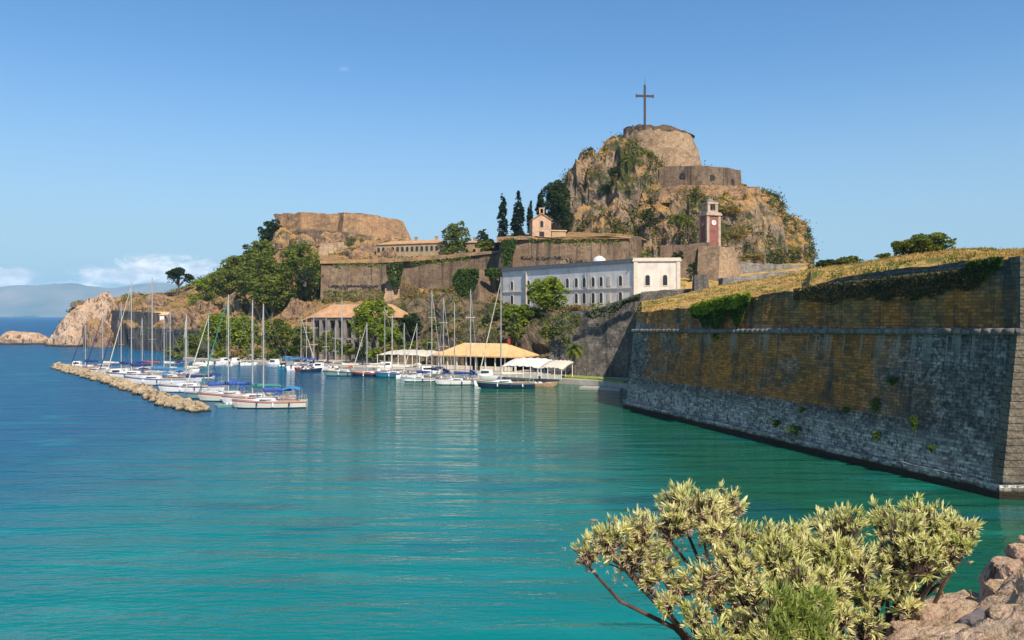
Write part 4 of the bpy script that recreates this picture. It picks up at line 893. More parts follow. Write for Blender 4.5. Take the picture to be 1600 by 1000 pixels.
# ================================================================ VEGETATION
def leaves(P, size, rng, flat=.35, asp=.55):
    n = len(P); a = rng.normal(size=(n, 3)); a[:, 2] *= flat; a /= np.linalg.norm(a, axis=1, keepdims=True)
    b_ = rng.normal(size=(n, 3)); b_ = np.cross(a, b_); b_ /= np.linalg.norm(b_, axis=1, keepdims=True)
    s = size * rng.uniform(.55, 1.3, (n, 1)); a = a * s; b_ = b_ * s * asp
    V = np.stack([P - a, P - b_ * .9 + a * .1, P + a, P + b_], 1).reshape(-1, 3)
    return V, np.arange(4 * n).reshape(n, 4)
def blob_points(blobs, n, rng, inner=.45, gap=.0, gsize=1.5):
    c = np.array([b[0] for b in blobs], float); r = np.array([b[1] for b in blobs], float)
    w = (r[:, 0] * r[:, 2]) ** 1.0; w /= w.sum(); k = rng.choice(len(blobs), n, p=w)
    d = rng.normal(size=(n, 3)); d /= np.linalg.norm(d, axis=1, keepdims=True); d[:, 2] = np.where(rng.random(n) < .5, np.abs(d[:, 2]), d[:, 2])
    P = c[k] + d * r[k] * rng.uniform(inner, 1.03, (n, 1)) ** .6
    if gap: P = P[fbm(P, gsize, 3) > -1 + gap]
    return P
def tree(name, label, cat, px0, px1, pyt, pyc, Y, pyb, mat, kind='round', n=2600, size=.5, seed=1, depth=.8, nb=16, group=None, gap=.85, lean=0):
    n = int(n * 1.45)
    rng = np.random.default_rng(seed); rnd = random.Random(seed)
    x0, x1 = W(px0, 0, Y)[0], W(px1, 0, Y)[0]; zt, zc = W(0, pyt, Y)[2], W(0, pyc, Y)[2]; zb = W(0, pyb, Y)[2]
    cx, cz_ = (x0 + x1) / 2, (zt + zc) / 2; rx, rz = (x1 - x0) / 2, (zt - zc) / 2; ry = rx * depth
    r = thing(name, label, cat, (cx + lean, Y, zb), 0, group); blobs = []
    if kind == 'column':
        for i in range(nb):
            t = (i + .5) / nb; w_ = rx * (math.sin(math.pi * min(1, t * .85 + .15)) ** .6) * (1 - .45 * t); blobs.append(((cx + rnd.uniform(-.15, .15) * rx, Y + rnd.uniform(-.15, .15) * rx, zc + (zt - zc) * t), (w_ * .85, w_ * .85, (zt - zc) / nb * 1.25)))
    elif kind == 'umbrella':
        for i in range(nb):
            a = rnd.uniform(0, 2 * math.pi); q = rnd.uniform(.1, .78); z = cz_ + rz * (.45 - .7 * q * q) + rnd.uniform(-.3, .25) * rz; s = rnd.uniform(.24, .38)
            blobs.append(((cx + rx * q * math.cos(a), Y + ry * q * math.sin(a), z), (rx * s, ry * s, rz * .34)))
    else:
        for i in range(nb):
            zz = 1 - 2 * (i + .5) / nb; a = i * 2.39996 + rnd.uniform(-.4, .4); q = math.sqrt(max(0, 1 - zz * zz)); s = rnd.uniform(.26, .46); k = 1 - s * .85
            blobs.append(((cx + rx * q * k * math.cos(a), Y + ry * q * k * math.sin(a), cz_ + rz * zz * k), (rx * s, ry * s, rz * s * .8)))
        blobs.append(((cx, Y, cz_), (rx * .55, ry * .55, rz * .55)))
    P = blob_points(blobs, n, rng, gap=gap, gsize=max(1.0, rx * .35)); V, Fc = leaves(P, size, rng)
    mb = MB(); base = Vector((cx + lean, Y, zb - 1)); fork = Vector((cx, Y, zc + (zt - zc) * (.12 if kind != 'column' else .02))); tr = max(.12, rx * .075)
    mb.tube([base, base.lerp(fork, .5) + Vector((rx * .04, 0, 0)), fork], [tr * 1.25, tr, tr * .85], 8)
    for b_ in blobs[:12]:
        e = Vector(b_[0]); mid = fork.lerp(e, .5) + Vector((0, 0, rz * .08)); mb.tube([fork, mid, e], [tr * .6, tr * .35, tr * .12], 5)
    mb.build('trunk', M['trunk'], r); mk('crown', V, Fc, M[mat], r)
    return r
T = tree
g1 = 'pines on the upper fortress terrace'
T('cypress_tree', 'narrow dark cypress, leftmost of the trees beside the pink chapel', 'cypress', 774, 797, 306, 372, 284, 374, 'leaf_cypress', 'column', 2600, .42, 21, 1, 12, g1)
T('cypress_tree', 'wider dark conifer second from the left beside the pink chapel', 'cypress', 794, 824, 303, 372, 288, 374, 'leaf_cypress', 'column', 3000, .45, 22, 1, 9, g1)
T('cypress_tree', 'short dark conifer just left of the pink chapel', 'cypress', 820, 838, 318, 370, 292, 372, 'leaf_cypress', 'column', 1500, .42, 23, 1, 8, g1)
T('pine_tree', 'tall broad dark pine rising behind the pink chapel', 'pine', 843, 892, 279, 352, 298, 368, 'leaf_dark', 'round', 5200, .48, 24, .9, 20, g1)
T('pine_tree', 'slim dark pine between the chapel and the broad pine', 'pine', 834, 856, 300, 350, 305, 366, 'leaf_cypress', 'column', 1800, .42, 25, 1, 8, g1)
T('pine_tree', 'dark pine low against the left foot of the castle rock', 'pine', 874, 896, 318, 366, 292, 372, 'leaf_dark', 'round', 1700, .42, 26, .9, 12, g1)
T('terrace_tree', 'ragged green tree in front of the barracks on the terrace', 'tree', 690, 737, 343, 402, 305, 404, 'leaf_mid', 'round', 3200, .45, 31, .8, 14)
T('terrace_tree', 'small dark pointed tree near the left end of the high bastion', 'tree', 744, 764, 355, 392, 300, 396, 'leaf_dark', 'round', 1200, .42, 32, .8, 9)
T('terrace_tree', 'bright low bush on the coping at the left end of the high bastion', 'bush', 742, 778, 372, 398, 290, 399, 'leaf_mid', 'round', 1500, .4, 33, .8, 10)
T('terrace_tree', 'low green bushes hiding the foot of the terrace tree', 'bush', 684, 722, 384, 404, 301, 406, 'leaf_mid', 'round', 1200, .4, 34, .8, 10)
# lone pine on the skyline
T('skyline_pine', 'lone umbrella pine on the skyline of the headland', 'pine', 256, 303, 415, 452, 380, 458, 'leaf_dark', 'umbrella', 2600, .55, 41, .9, 12, lean=-1.0)
# big trees under the sea castle
g2 = 'big trees below the hilltop fort'
T('hillside_tree', 'large dark tree, rightmost of the big ones below the hilltop fort', 'tree', 432, 506, 376, 472, 298, 488, 'leaf_mid', 'round', 8500, .5, 51, .8, 26, g2)
T('hillside_tree', 'large dense tree in the middle of the hillside below the fort', 'tree', 366, 450, 386, 484, 302, 494, 'leaf_mid', 'round', 9500, .5, 52, .8, 28, g2)
T('hillside_tree', 'dark shaded lower tree at the foot of the hillside grove', 'tree', 380, 470, 425, 486, 292, 494, 'leaf_mid', 'round', 5200, .5, 53, .6, 20, g2)
T('hillside_tree', 'rounded bright tree at the left of the hillside grove', 'tree', 326, 388, 416, 466, 318, 474, 'leaf_mid', 'round', 4600, .5, 54, .8, 18, g2)
T('hillside_tree', 'low green trees on the slope line at the far left of the grove', 'tree', 300, 345, 432, 458, 345, 462, 'leaf_bright', 'round', 2600, .5, 55, .8, 14, g2)
T('hillside_tree', 'ivy-dark tree clinging to the left edge of the hilltop fort', 'tree', 402, 446, 340, 392, 378, 398, 'leaf_dark', 'round', 3600, .6, 56, .7, 14, g2)
T('hillside_tree', 'green treetop on the slope between fort and grove', 'tree', 378, 432, 372, 412, 350, 418, 'leaf_mid', 'round', 3200, .55, 57, .7, 14, g2)
T('hillside_tree', 'green treetop just above the bright tree of the grove', 'tree', 345, 402, 396, 436, 340, 442, 'leaf_mid', 'round', 3200, .55, 58, .7, 14, g2)
# quay trees
g3 = 'trees along the marina quay'
T('quay_tree', 'bright green tree on the quay left of the marina masts', 'tree', 312, 366, 486, 552, 254, 560, 'leaf_bright', 'round', 5200, .42, 61, .8, 20, g3)
T('quay_tree', 'bright green tree behind the tallest front masts', 'tree', 350, 402, 490, 556, 250, 560, 'leaf_bright', 'round', 4800, .42, 62, .8, 20, g3)
T('quay_tree', 'duller olive tree right of the two bright quay trees', 'tree', 396, 460, 496, 556, 246, 562, 'leaf_mid', 'round', 5200, .42, 63, .7, 20, g3)
T('quay_tree', 'large bright green tree in front of the orange roof', 'tree', 546, 622, 466, 544, 220, 562, 'leaf_bright', 'round', 8200, .4, 64, .8, 26, g3, lean=1)
T('quay_tree', 'small bright tree at the right foot of the large quay tree', 'tree', 592, 632, 510, 548, 215, 560, 'leaf_bright', 'round', 2600, .38, 65, .8, 14, g3)
T('quay_tree', 'dark round tree under the thin ochre roof', 'tree', 620, 662, 488, 530, 226, 560, 'leaf_dark', 'round', 3000, .4, 66, .8, 14, g3)
T('quay_tree', 'small olive tree behind the sea wall at the left end of the quay', 'tree', 272, 316, 520, 558, 262, 562, 'leaf_mid', 'round', 2600, .42, 67, .8, 12, g3)
T('quay_tree', 'leafy tree hiding the left bays of the arcade building', 'tree', 452, 492, 506, 552, 226, 562, 'leaf_mid', 'round', 3600, .42, 68, .8, 16, g3)
T('quay_tree', 'slim leafy tree in front of the middle arcade bays', 'tree', 496, 528, 516, 552, 222, 562, 'leaf_mid', 'round', 2200, .42, 69, .8, 12, g3)
# terrace in front of the white building
T('cliff_tree', 'bright ragged tree in front of the white building windows', 'tree', 818, 890, 430, 488, 205, 494, 'leaf_bright', 'round', 6000, .36, 71, .7, 18)
T('cliff_tree', 'spreading bush at the left foot of the white building', 'bush', 786, 836, 474, 510, 205, 516, 'leaf_bright', 'round', 3000, .36, 72, .7, 14)
T('cliff_tree', 'green shrub hanging halfway down the brown cliff behind the cafe', 'bush', 790, 822, 500, 536, 200, 540, 'leaf_mid', 'round', 1800, .34, 73, .7, 12)
T('cliff_tree', 'yellow-green low bush right of the ragged tree on the wall top', 'bush', 884, 912, 476, 490, 184, 492, 'leaf_dry', 'round', 900, .3, 74, .7, 9)
# skyline bushes on the near bank
g4 = 'bushes on the grass bank skyline'
T('bank_bush', 'large green bush on the grass bank skyline at the right', 'bush', 1415, 1494, 362, 400, 114, 404, 'leaf_mid', 'round', 4200, .2, 81, .7, 18, g4)
T('bank_bush', 'smaller ragged bush joined to the left of the large skyline bush', 'bush', 1390, 1432, 373, 402, 116, 406, 'leaf_mid', 'round', 1700, .2, 82, .7, 10, g4)
T('bank_bush', 'low dark bush on the skyline at the left end of the bank', 'bush', 1272, 1312, 405, 420, 146, 423, 'leaf_dark', 'round', 1300, .24, 83, .7, 12, g4)
T('bank_bush', 'low green bush right beside the dark skyline bush', 'bush', 1305, 1348, 399, 418, 143, 421, 'leaf_mid', 'round', 1500, .24, 84, .7, 12, g4)
T('bank_bush', 'low flat green bush just left of the ragged skyline bush', 'bush', 1366, 1400, 395, 406, 124, 408, 'leaf_mid', 'round', 800, .2, 85, .7, 9, g4)

# hedge of shrubs along the quay (each its own)
mats = ['leaf_mid', 'leaf_dark', 'leaf_dry', 'leaf_mid', 'leaf_bright']
hd = [(270, 540, 262), (290, 546, 256), (318, 544, 250), (345, 546, 246), (372, 545, 243), (398, 542, 240), (425, 545, 236), (448, 540, 232), (470, 536, 228), (494, 532, 225), (517, 530, 221), (541, 535, 218), (566, 540, 214), (588, 541, 212), (612, 538, 210), (640, 532, 214), (668, 528, 212)]
lab = ['left end of the quay trees', 'foot of the small olive tree', 'foot of the left bright tree', 'gap between the two bright trees', 'foot of the right bright tree', 'left foot of the olive tree', 'right foot of the olive tree', 'gap left of the arcade', 'left end of the arcade', 'second bay of the arcade', 'middle bays of the arcade', 'right bays of the arcade', 'foot of the large quay tree', 'right of the large quay tree trunk', 'behind the left end of the cream awning', 'behind the right half of the cream awning', 'left end of the cafe roof']
for i, (px, py, Y) in enumerate(hd):
    T('quay_shrub', 'quay shrub at the ' + lab[i] if not lab[i].startswith('behind') else 'quay shrub ' + lab[i], 'shrub', px - 15 - i % 3 * 2, px + 15 + i % 2 * 3, py, py + 22, Y, py + 26, mats[(i * 3) % 5], 'round', 1100, .36, 100 + i, .8, 9, 'shrubs along the marina quay')
for i, (px, py, Y, w, hgt, mt, l) in enumerate([
    (668, 462, 262, 30, 16, 'leaf_dry', 'dry yellow bush on the ledge left of the ivy bastion'), (650, 478, 250, 20, 12, 'leaf_dry', 'small dry bush on the cliff above the dark round tree'),
    (690, 508, 226, 24, 22, 'leaf_mid', 'green bush on the cliff above the cafe roof'), (745, 500, 222, 20, 18, 'leaf_mid', 'dull bush in the middle of the brown cliff'),
    (775, 500, 212, 22, 26, 'leaf_dark', 'dark bush at the corner between cliff and grey wall'), (720, 520, 216, 22, 16, 'leaf_dry', 'ochre bush low on the cliff behind the cafe'),
    (858, 520, 181, 18, 22, 'leaf_mid', 'green tuft on the left part of the grey fortress wall'), (1008, 405, 272, 16, 34, 'leaf_mid', 'bush in the gully between high bastion and castle rock'),
    (1060, 402, 264, 10, 22, 'leaf_dark', 'dark plant on the brown wall below the clock tower'), (1178, 402, 268, 26, 12, 'leaf_dry', 'dry bush right of the flared corner bastion'),
    (1082, 425, 252, 10, 36, 'leaf_dark', 'dark creeper between brown wall and flared bastion'), (476, 430, 290, 30, 26, 'leaf_dark', 'dark undergrowth beside the retaining wall')]):
    T('cliff_bush', l, 'bush', px - w, px + w, py - hgt / 2, py + hgt / 2, Y, py + hgt / 2, mt, 'round', 900, .34, 150 + i, .5, 9)

for i, (px, py, w, hgt, Y, mt, l) in enumerate([(1140, 330, 22, 20, 293, 'leaf_dry', 'golden scrub under the middle of the castle ledge wall'), (1172, 338, 20, 24, 300, 'leaf_mid', 'green scrub under the right end of the castle ledge wall'), (1015, 340, 16, 40, 290, 'leaf_dark', 'dark bush in the cleft left of the clock tower'), (1060, 345, 22, 26, 285, 'leaf_mid', 'green scrub on the crag just left of the clock tower'), (960, 270, 12, 22, 309, 'leaf_dark', 'dark bush high on the left shoulder of the castle rock'), (1150, 365, 24, 26, 283, 'leaf_dry', 'golden scrub right of the clock tower'), (1215, 385, 12, 34, 318, 'leaf_dark', 'dark bush on the right flank of the castle rock')]):
    T('crag_bush', l, 'bush', px - w, px + w, py - hgt / 2, py + hgt / 2, Y, py + hgt / 2, mt, 'round', 1100, .36, 190 + i, .5, 12)
# hanging ivy and creepers: leaf drapes against a wall
def drape(name, label, cols, Y_of, mat, size, n, seed, out=.5, cat='creeper', parent=None):
    """cols: (px, py_top, py_bottom)"""
    rng = np.random.default_rng(seed); c = np.array(cols, float); px = rng.uniform(c[0, 0], c[-1, 0], n); t = rng.random(n) ** 1.15
    top = np.interp(px, c[:, 0], c[:, 1]); bot = np.interp(px, c[:, 0], c[:, 2]); nn = fbm(np.stack([px * .05, px * 0, px * 0 + seed], 1), 1.0, 3)
    py = top + (bot - top) * t * (1 + .35 * nn); Y = np.array([Y_of(a, b_) for a, b_ in zip(px, py)]); Y = Y - rng.uniform(0, out, n) * (1 - .5 * t)
    P = np.stack([(px - 800) / F * Y, Y, H + (HZ - py) / F * Y], 1); V, Fc = leaves(P, size, rng, flat=1.0, asp=.7)
    return tag(mk(name, V, Fc, M[mat], parent), label, cat)
def Ywall(px, py, sb=2.35):   # intersect the pixel ray with the near wall plane
    k = (px - 800) / F      # x=kY ; x=17+21t+.947sb ; Y=122-61.5t+.32sb
    t = (17 + .947 * sb - k * (122 + .32 * sb)) / (-k * 60.8 - 20.4); return 122 - 60.8 * t + .32 * sb
drape('ivy', 'thick green ivy cushion hanging in points over the bastion edge', [(1080, 482, 492), (1092, 477, 497), (1097, 475, 512), (1102, 474, 512), (1107, 473, 498), (1112, 472, 503), (1117, 471, 532), (1120, 470, 532), (1125, 469, 506), (1134, 467, 494), (1144, 465, 500), (1149, 464, 516), (1154, 464, 510), (1160, 463, 492), (1171, 461, 472)], lambda a, b_: Ywall(a, b_, 1.9) - .25, 'leaf_ivy', .22, 3600, 5, 1.0, 'ivy')
drape('ivy', 'sunlit leafy top of the ivy on the bastion edge', [(1078, 478, 489), (1100, 470, 490), (1125, 464, 486), (1150, 460, 482), (1172, 458, 468)], lambda a, b_: Ywall(a, b_, 1.7) - .9, 'leaf_bright', .22, 1500, 15, 1.2, 'ivy')  # sunlight on the ivy top put in as a brighter leaf colour
drape('ivy', 'dark green ivy sheet on the left side of the flared brown bastion', [(708, 432, 446), (716, 421, 466), (730, 420, 468), (742, 420, 456), (748, 421, 434)], lambda a, b_: 252 + (0 if a < 730 else 1), 'leaf_ivy', .38, 3200, 6, 2, 'ivy')
drape('ivy', 'green ivy strip down the left corner of the high streaked bastion', [(784, 376, 412), (790, 375, 420), (800, 374, 408), (806, 374, 380)], lambda a, b_: 257, 'leaf_ivy', .36, 1300, 7, 1.5, 'ivy')
drape('ivy', 'dark ivy in the corner between flared bastion and white building', [(758, 420, 430), (770, 419, 440), (782, 419, 436)], lambda a, b_: 259, 'leaf_ivy', .38, 1000, 8, 1.5, 'ivy')
drape('ivy', 'ivy tongue at the bend of the long brown retaining wall', [(604, 412, 430), (612, 411, 445), (622, 411, 452), (630, 411, 420)], lambda a, b_: 291, 'leaf_ivy', .42, 1100, 9, 2, 'ivy')
cols = [(1240, 452, 468), (1265, 446, 474), (1300, 442, 472), (1340, 439, 470), (1380, 434, 468), (1420, 430, 464), (1460, 426, 460), (1500, 420, 456), (1530, 414, 446), (1548, 408, 420)]
drape('creeper', 'rough band of dark creeper along the top of the near bastion', cols, lambda a, b_: Ywall(a, b_, 1.85), 'leaf_moss', .13, 4200, 10, .55)
drape('dry_creeper', 'tan dead tufts caught in the dark creeper of the near bastion', [(a, b_ - 1, c_ - 10) for a, b_, c_ in cols], lambda a, b_: Ywall(a, b_, 1.75), 'leaf_dry', .10, 900, 14, .4)
drape('creeper', 'fresh green creeper spilling over the far right top of the near bastion', [(1510, 410, 425), (1530, 405, 440), (1550, 402, 425), (1566, 402, 412)], lambda a, b_: Ywall(a, b_, 1.8), 'leaf_ivy', .12, 1300, 11, .5)
for i, (px, py, w, hgt, sb, l) in enumerate([(1368, 632, 11, 24, .7, 'dark round shrub growing from the orange part of the near bastion'), (1394, 594, 9, 12, .9, 'small shrub above and right of the round wall shrub'),
    (1240, 672, 14, 18, -.1, 'green tuft on the pale lower blocks of the near bastion'), (1212, 661, 8, 10, 0, 'tiny tuft left of the lower green tuft'), (1428, 660, 8, 22, .2, 'dark trailing shrub at the right end of the orange patch'),
    (1322, 640, 7, 8, .4, 'tiny plant on the ledge left of the round wall shrub'), (1370, 680, 8, 14, 0, 'small plant low on the wall under the round wall shrub'), (1252, 640, 7, 6, .2, 'tiny plant at the left bottom of the orange patch'), (1455, 700, 7, 9, 0, 'small tuft near the right end of the lower blocks')]):
    rng = np.random.default_rng(300 + i); Y = Ywall(px, py, sb) - .25; c = W(px, py, Y); s = Y / F
    P = blob_points([(c, (w * s, w * s * .8, hgt * s / 2)), (c + [0, 0, -hgt * s * .3], (w * s * .5, w * s * .5, hgt * s * .5))], 420, rng, .2); V, Fc = leaves(P, .10, rng, 1, .6)
    tag(mk('wall_shrub', V, Fc, M['leaf_ivy']), l, 'shrub', 'plants rooted in the near bastion')

for i, (cols_, l, mt, n_) in enumerate([
    ([(505, 452, 474), (540, 456, 476), (575, 450, 474), (600, 456, 476)], 'weeds along the foot of the long brown retaining wall, left stretch', 'leaf_mid', 1500),
    ([(628, 440, 470), (660, 452, 474), (700, 448, 470), (716, 440, 462)], 'weeds and brambles at the foot of the rising retaining wall', 'leaf_dry', 1500),
    ([(520, 411, 417), (545, 411, 424), (560, 411, 416), (590, 411, 421), (600, 411, 414)], 'thin creeper hanging over the left stretch of the retaining wall', 'leaf_mid', 420),
    ([(640, 409, 414), (655, 408, 422), (668, 406, 411), (690, 404, 416), (705, 403, 408), (735, 400, 409)], 'thin creeper hanging over the rising retaining wall', 'leaf_mid', 520),
    ([(824, 374, 379), (850, 373, 384), (870, 374, 378), (910, 374, 388), (925, 374, 380), (970, 374, 384)], 'small tufts hanging over the high streaked bastion', 'leaf_mid', 420),
    ([(850, 500, 540), (868, 492, 520), (885, 490, 545), (905, 492, 505)], 'patchy creeper on the left part of the grey fortress wall', 'leaf_mid', 900),
    ([(915, 488, 494), (950, 478, 500), (975, 470, 476), (1000, 460, 470)], 'dark creeper trailing from the top of the grey fortress wall', 'leaf_dark', 700)]):
    drape('creeper', l, cols_, (lambda a, b_: 290) if i in (0, 2) else (lambda a, b_: 287 - (a - 630) * .07) if i in (1, 3) else (lambda a, b_: 257) if i == 4 else (lambda a, b_: 180 - (a - 860) * .085), mt, .34 if i < 5 else .28, n_, 60 + i, 1.2)
# scrub scattered over the castle rock and the slopes (nobody could count it)
def scatter_scrub(name, label, verts, n, rad, mat, size, per, seed, cat='scrub', zmin=None, cond=None):
    rng = np.random.default_rng(seed); v = verts.reshape(-1, 3)
    if zmin is not None: v = v[v[:, 2] > zmin]
    f = fbm(v, 11, 4); v = v[f > -.05]; c = v[rng.choice(len(v), n)]
    P = (c[:, None, :] + rng.normal(size=(n, per, 3)) * np.array([1, 1, .6]) * (rad * rng.uniform(.4, 1.3, (n, 1, 1)))).reshape(-1, 3)
    V, Fc = leaves(P, size, rng, 1, .7); o = mk(name, V, Fc, M[mat]); tag(o, label, cat, kind='stuff')
CRV = np.concatenate([ROCK[4:118, 148:300].reshape(-1, 3)] + [np.array([v.co for v in o.data.vertices if v.co.z > 24]) for o in bpy.data.objects if o.type == 'MESH' and o.name.startswith('crag') and o.data.materials[0] == M['rock'] and o.data.vertices[0].co.x > 15])
scatter_scrub('scrub', 'dark green scrub scattered over the crags of the castle rock', CRV, 1300, 1.3, 'leaf_dark', .38, 40, 1)
scatter_scrub('scrub', 'green bushes growing among the crags of the castle rock', CRV, 800, 1.2, 'leaf_mid', .38, 40, 21)
scatter_scrub('scrub', 'dry golden tufts scattered over the crags of the castle rock', CRV + [0, 0, .01], 2300, .95, 'leaf_dry', .36, 30, 2)
hv = np.array([v.co for v in bpy.data.objects['headland'].data.vertices])
hv = hv[(hv[:, 1] < 400) & (hv[:, 2] > 8)]
scatter_scrub('scrub', 'dry low scrub on the brown headland slopes', hv, 900, .7, 'leaf_dry', .4, 22, 3)
scatter_scrub('scrub', 'green scrub dotted over the brown headland slopes', hv, 520, .9, 'leaf_mid', .4, 30, 9)
hv2 = hv[(hv[:, 0] / hv[:, 1] > -.40) & (hv[:, 0] / hv[:, 1] < -.24) & (hv[:, 1] > 330)]
scatter_scrub('undergrowth', 'green undergrowth covering the slope between the lone pine and the fort', hv2, 900, 1.2, 'leaf_mid', .5, 46, 4)
cvv = np.array([v.co for v in bpy.data.objects['cliff'].data.vertices])
scatter_scrub('scrub', 'mixed scrub on the brown cliff behind the cafe', cvv[cvv[:, 2] > 4], 260, .7, 'leaf_mid', .32, 34, 5)
bv = np.array([v.co for v in bpy.data.objects['grass_bank'].data.vertices]); bv = bv[(bv[:, 0] < 75) & (bv[:, 1] < 160) & (bv[:, 2] > 13)]
def grass(name, label, pts, n, hgt, wid, mat, seed, sp=.25):
    rng = np.random.default_rng(seed); c = pts[rng.choice(len(pts), n)] + rng.normal(size=(n, 3)) * [sp * 2, sp * 2, 0]
    a = rng.uniform(0, 6.28, n); hh = hgt * rng.uniform(.5, 1.4, n); s = np.stack([np.cos(a), np.sin(a), a * 0], 1) * wid
    ln = rng.normal(size=(n, 3)) * [.35, .35, 0] * hgt; up = np.stack([a * 0, a * 0, hh], 1)
    V = np.stack([c - s, c + s, c + up + ln], 1).reshape(-1, 3); tag(mk(name, V, np.arange(3 * n).reshape(n, 3), M[mat]), label, 'grass', kind='stuff')
M['grass_gold'] = leafm('golden_dry_grass', (.52, .28, .09), (.40, .25, .08), (.20, .15, .05), .6)
grass('dry_grass', 'golden dry grass growing over the near bank', bv[fbm(bv, 5, 4) > 0], 11000, .24, .07, 'grass_gold', 12)
grass('weeds', 'green weeds scattered among the dry grass of the near bank', bv[fbm(bv + 40, 3.5, 4) > .18], 6000, .24, .10, 'leaf_mid', 13)
# ================================================================ MARINA
def hull_sections(L, Bm, fb, draft=.35, ns=14, stern=.72, rake=.9):
    R = []
    for i in range(ns + 1):
        t = i / ns; x = -L / 2 + L * t   # stern -> bow
        w = Bm / 2 * (stern + (1 - stern) * math.sin(math.pi * min(1, t / .45) / 2)) if t < .45 else Bm / 2 * max(0.015, math.cos((t - .45) / .55 * math.pi / 2)) ** .75
        sh = fb * (1 + .28 * max(0, t - .35) ** 1.5 / .5)
        xb = x - rake * max(0, t - .82) / .18 * (1 - 0) if t > .82 else x
        R.append([(x, w, sh), (x - (x - xb) * .15, w * .98, sh * .62), (x - (x - xb) * .5, w * .90, .16), (xb, w * .82, .0), (xb, w * .35, -draft), (xb, 0, -draft - .05),
                  (xb, -w * .35, -draft), (xb, -w * .82, .0), (x - (x - xb) * .5, -w * .90, .16), (x - (x - xb) * .15, -w * .98, sh * .62), (x, -w, sh)])
    return R
def yacht(label, px, pyw, L, head, mast, hull='gel', cover='blue', bim=None, spray=None, genoa=None, group='sailing yachts moored in the marina', lean=0, mizzen=False, name='sailing_yacht', Bf=.29, fb=None, boom=True):
    Y = Yw(pyw); x = W(px, 0, Y)[0]; Bm = L * Bf; fb = fb or L * .095
    r = thing(name, label, 'sailboat', (x, Y, 0), head, group, local=True); stripe = ['navy', 'blue', 'redc', hull, 'gel_green', 'boot'][int(px * 7 + pyw) % 6]; R = hull_sections(L, Bm, fb)
    mb = MB(); n = len(R[0]); V = [p for s in R for p in s]; Fc = []; mi = []
    for k in range(len(R) - 1):
        for j in range(n - 1): Fc.append((k * n + j, k * n + j + 1, (k + 1) * n + j + 1, (k + 1) * n + j)); mi.append(1 if j in (2, 3, 4, 5, 6, 7) else 2 if (j in (0, 9) and False) else 0)
    Fc.append(list(range(n - 1, -1, -1))); mi.append(0)
    mk('hull', V, Fc, [M[hull], M['boot']], r, smooth=False, midx=mi)
    dk = [[(s[0][0], s[0][1] * .97, s[0][2] - .02), (s[0][0], 0, s[0][2] + .05), (s[-1][0], s[-1][1] * .97, s[-1][2] - .02)] for s in R]
    mb = MB(); mb.rings(dk, False, False, close=False); mb.build('deck', M['deck'], r)
    mb = MB()
    for sd in (0, -1): mb.tube([Vector(s[sd]) + Vector((0, 0, .03)) for s in R], [.05] * len(R), 4)
    mb.build('toe_rail', M['teak'], r)
    z0 = fb + .02; cab = [(-.10, .30, .0), (-.09, .31, .45), (.14, .26, .42), (.26, .14, .10), (.27, .12, .0)]
    mb = MB(); mb.rings([[(L * a, L * b_ * .42 * Bf / .29, z0), (L * a, L * b_ * .36 * Bf / .29, z0 + c * L / 11), (L * a, -L * b_ * .36 * Bf / .29, z0 + c * L / 11), (L * a, -L * b_ * .42 * Bf / .29, z0)] for a, b_, c in cab]); cb = mb.build('cabin', M['gel'], r)
    for sd in (-1, 1):
        mb = MB(); mb.box((L * .03, sd * L * .120 * Bf / .29, z0 + .24 * L / 11), (L * .16, .05, .14 * L / 11), -sd * .03); mb.build('window', M['glass'], cb)
    mb = MB(); mb.box((-L * .27, 0, fb + .02), (L * .28, Bm * .42, .16)); mb.build('cockpit', M['teak'], r)
    mb = MB()   # coloured band under the sheer, proud of the hull
    for sd in (0, -1):
        mb.rings([[(s[sd][0], s[sd][1] * 1.008 + (.015 if sd == 0 else -.015), s[sd][2] - .10), (s[sd][0], s[sd][1] * 1.006 + (.015 if sd == 0 else -.015), s[sd][2] - .26)] for s in R], False, False, close=False)
    mb.build('hull_stripe', M[stripe], r)
    for q_ in (3, 6, 9):   # fenders over the side
        for sd in (0, -1):
            p_ = R[q_][sd]; sg = 1 if sd == 0 else -1; mb = MB(); mb.cyl((p_[0], p_[1] + sg * .16, p_[2] - .75), (p_[0], p_[1] + sg * .14, p_[2] - .15), .12, .12, 7); mb.build('fender', M['gel' if (q_ + int(px)) % 2 else 'navy'], r)
    # mast with rig
    mx = L * .08; mr = .085 + mast * .0022
    ms = MB(); ms.cyl((mx, 0, fb), (mx, 0, mast), mr, mr * .7, 8); mo = ms.build('mast', M['alu'], r)
    for q in (.42, .70): mb = MB(); mb.cyl((mx, -Bm * .36, mast * q), (mx, Bm * .36, mast * q), .05, .05, 5); mb.build('spreader', M['alu'], mo)
    mb = MB(); wr = .022
    for sd in (-1, 1):
        mb.cyl((mx, sd * Bm * .36, mast * .42), (mx - .1, sd * Bm * .46, fb), wr, wr, 3); mb.cyl((mx, sd * Bm * .36, mast * .42), (mx, sd * Bm * .36, mast * .70), wr, wr, 3); mb.cyl((mx, sd * Bm * .36, mast * .70), (mx, 0, mast * .99), wr, wr, 3)
    mb.cyl((mx, 0, mast * .99), (-L * .49, 0, fb + .1), wr, wr, 3); mb.cyl((mx, 0, mast * .98), (L * .48, 0, fb * 1.2), wr, wr, 3); mb.build('rigging', M['wire'], r)
    if genoa:
        mb = MB(); a = Vector((L * .475, 0, fb * 1.3)); b_ = Vector((mx + .1, 0, mast * .95)); mb.tube([a, a.lerp(b_, .12), a.lerp(b_, .5), b_], [.07, .12, .09, .05], 8); mb.build('furled_sail', M[genoa], r)
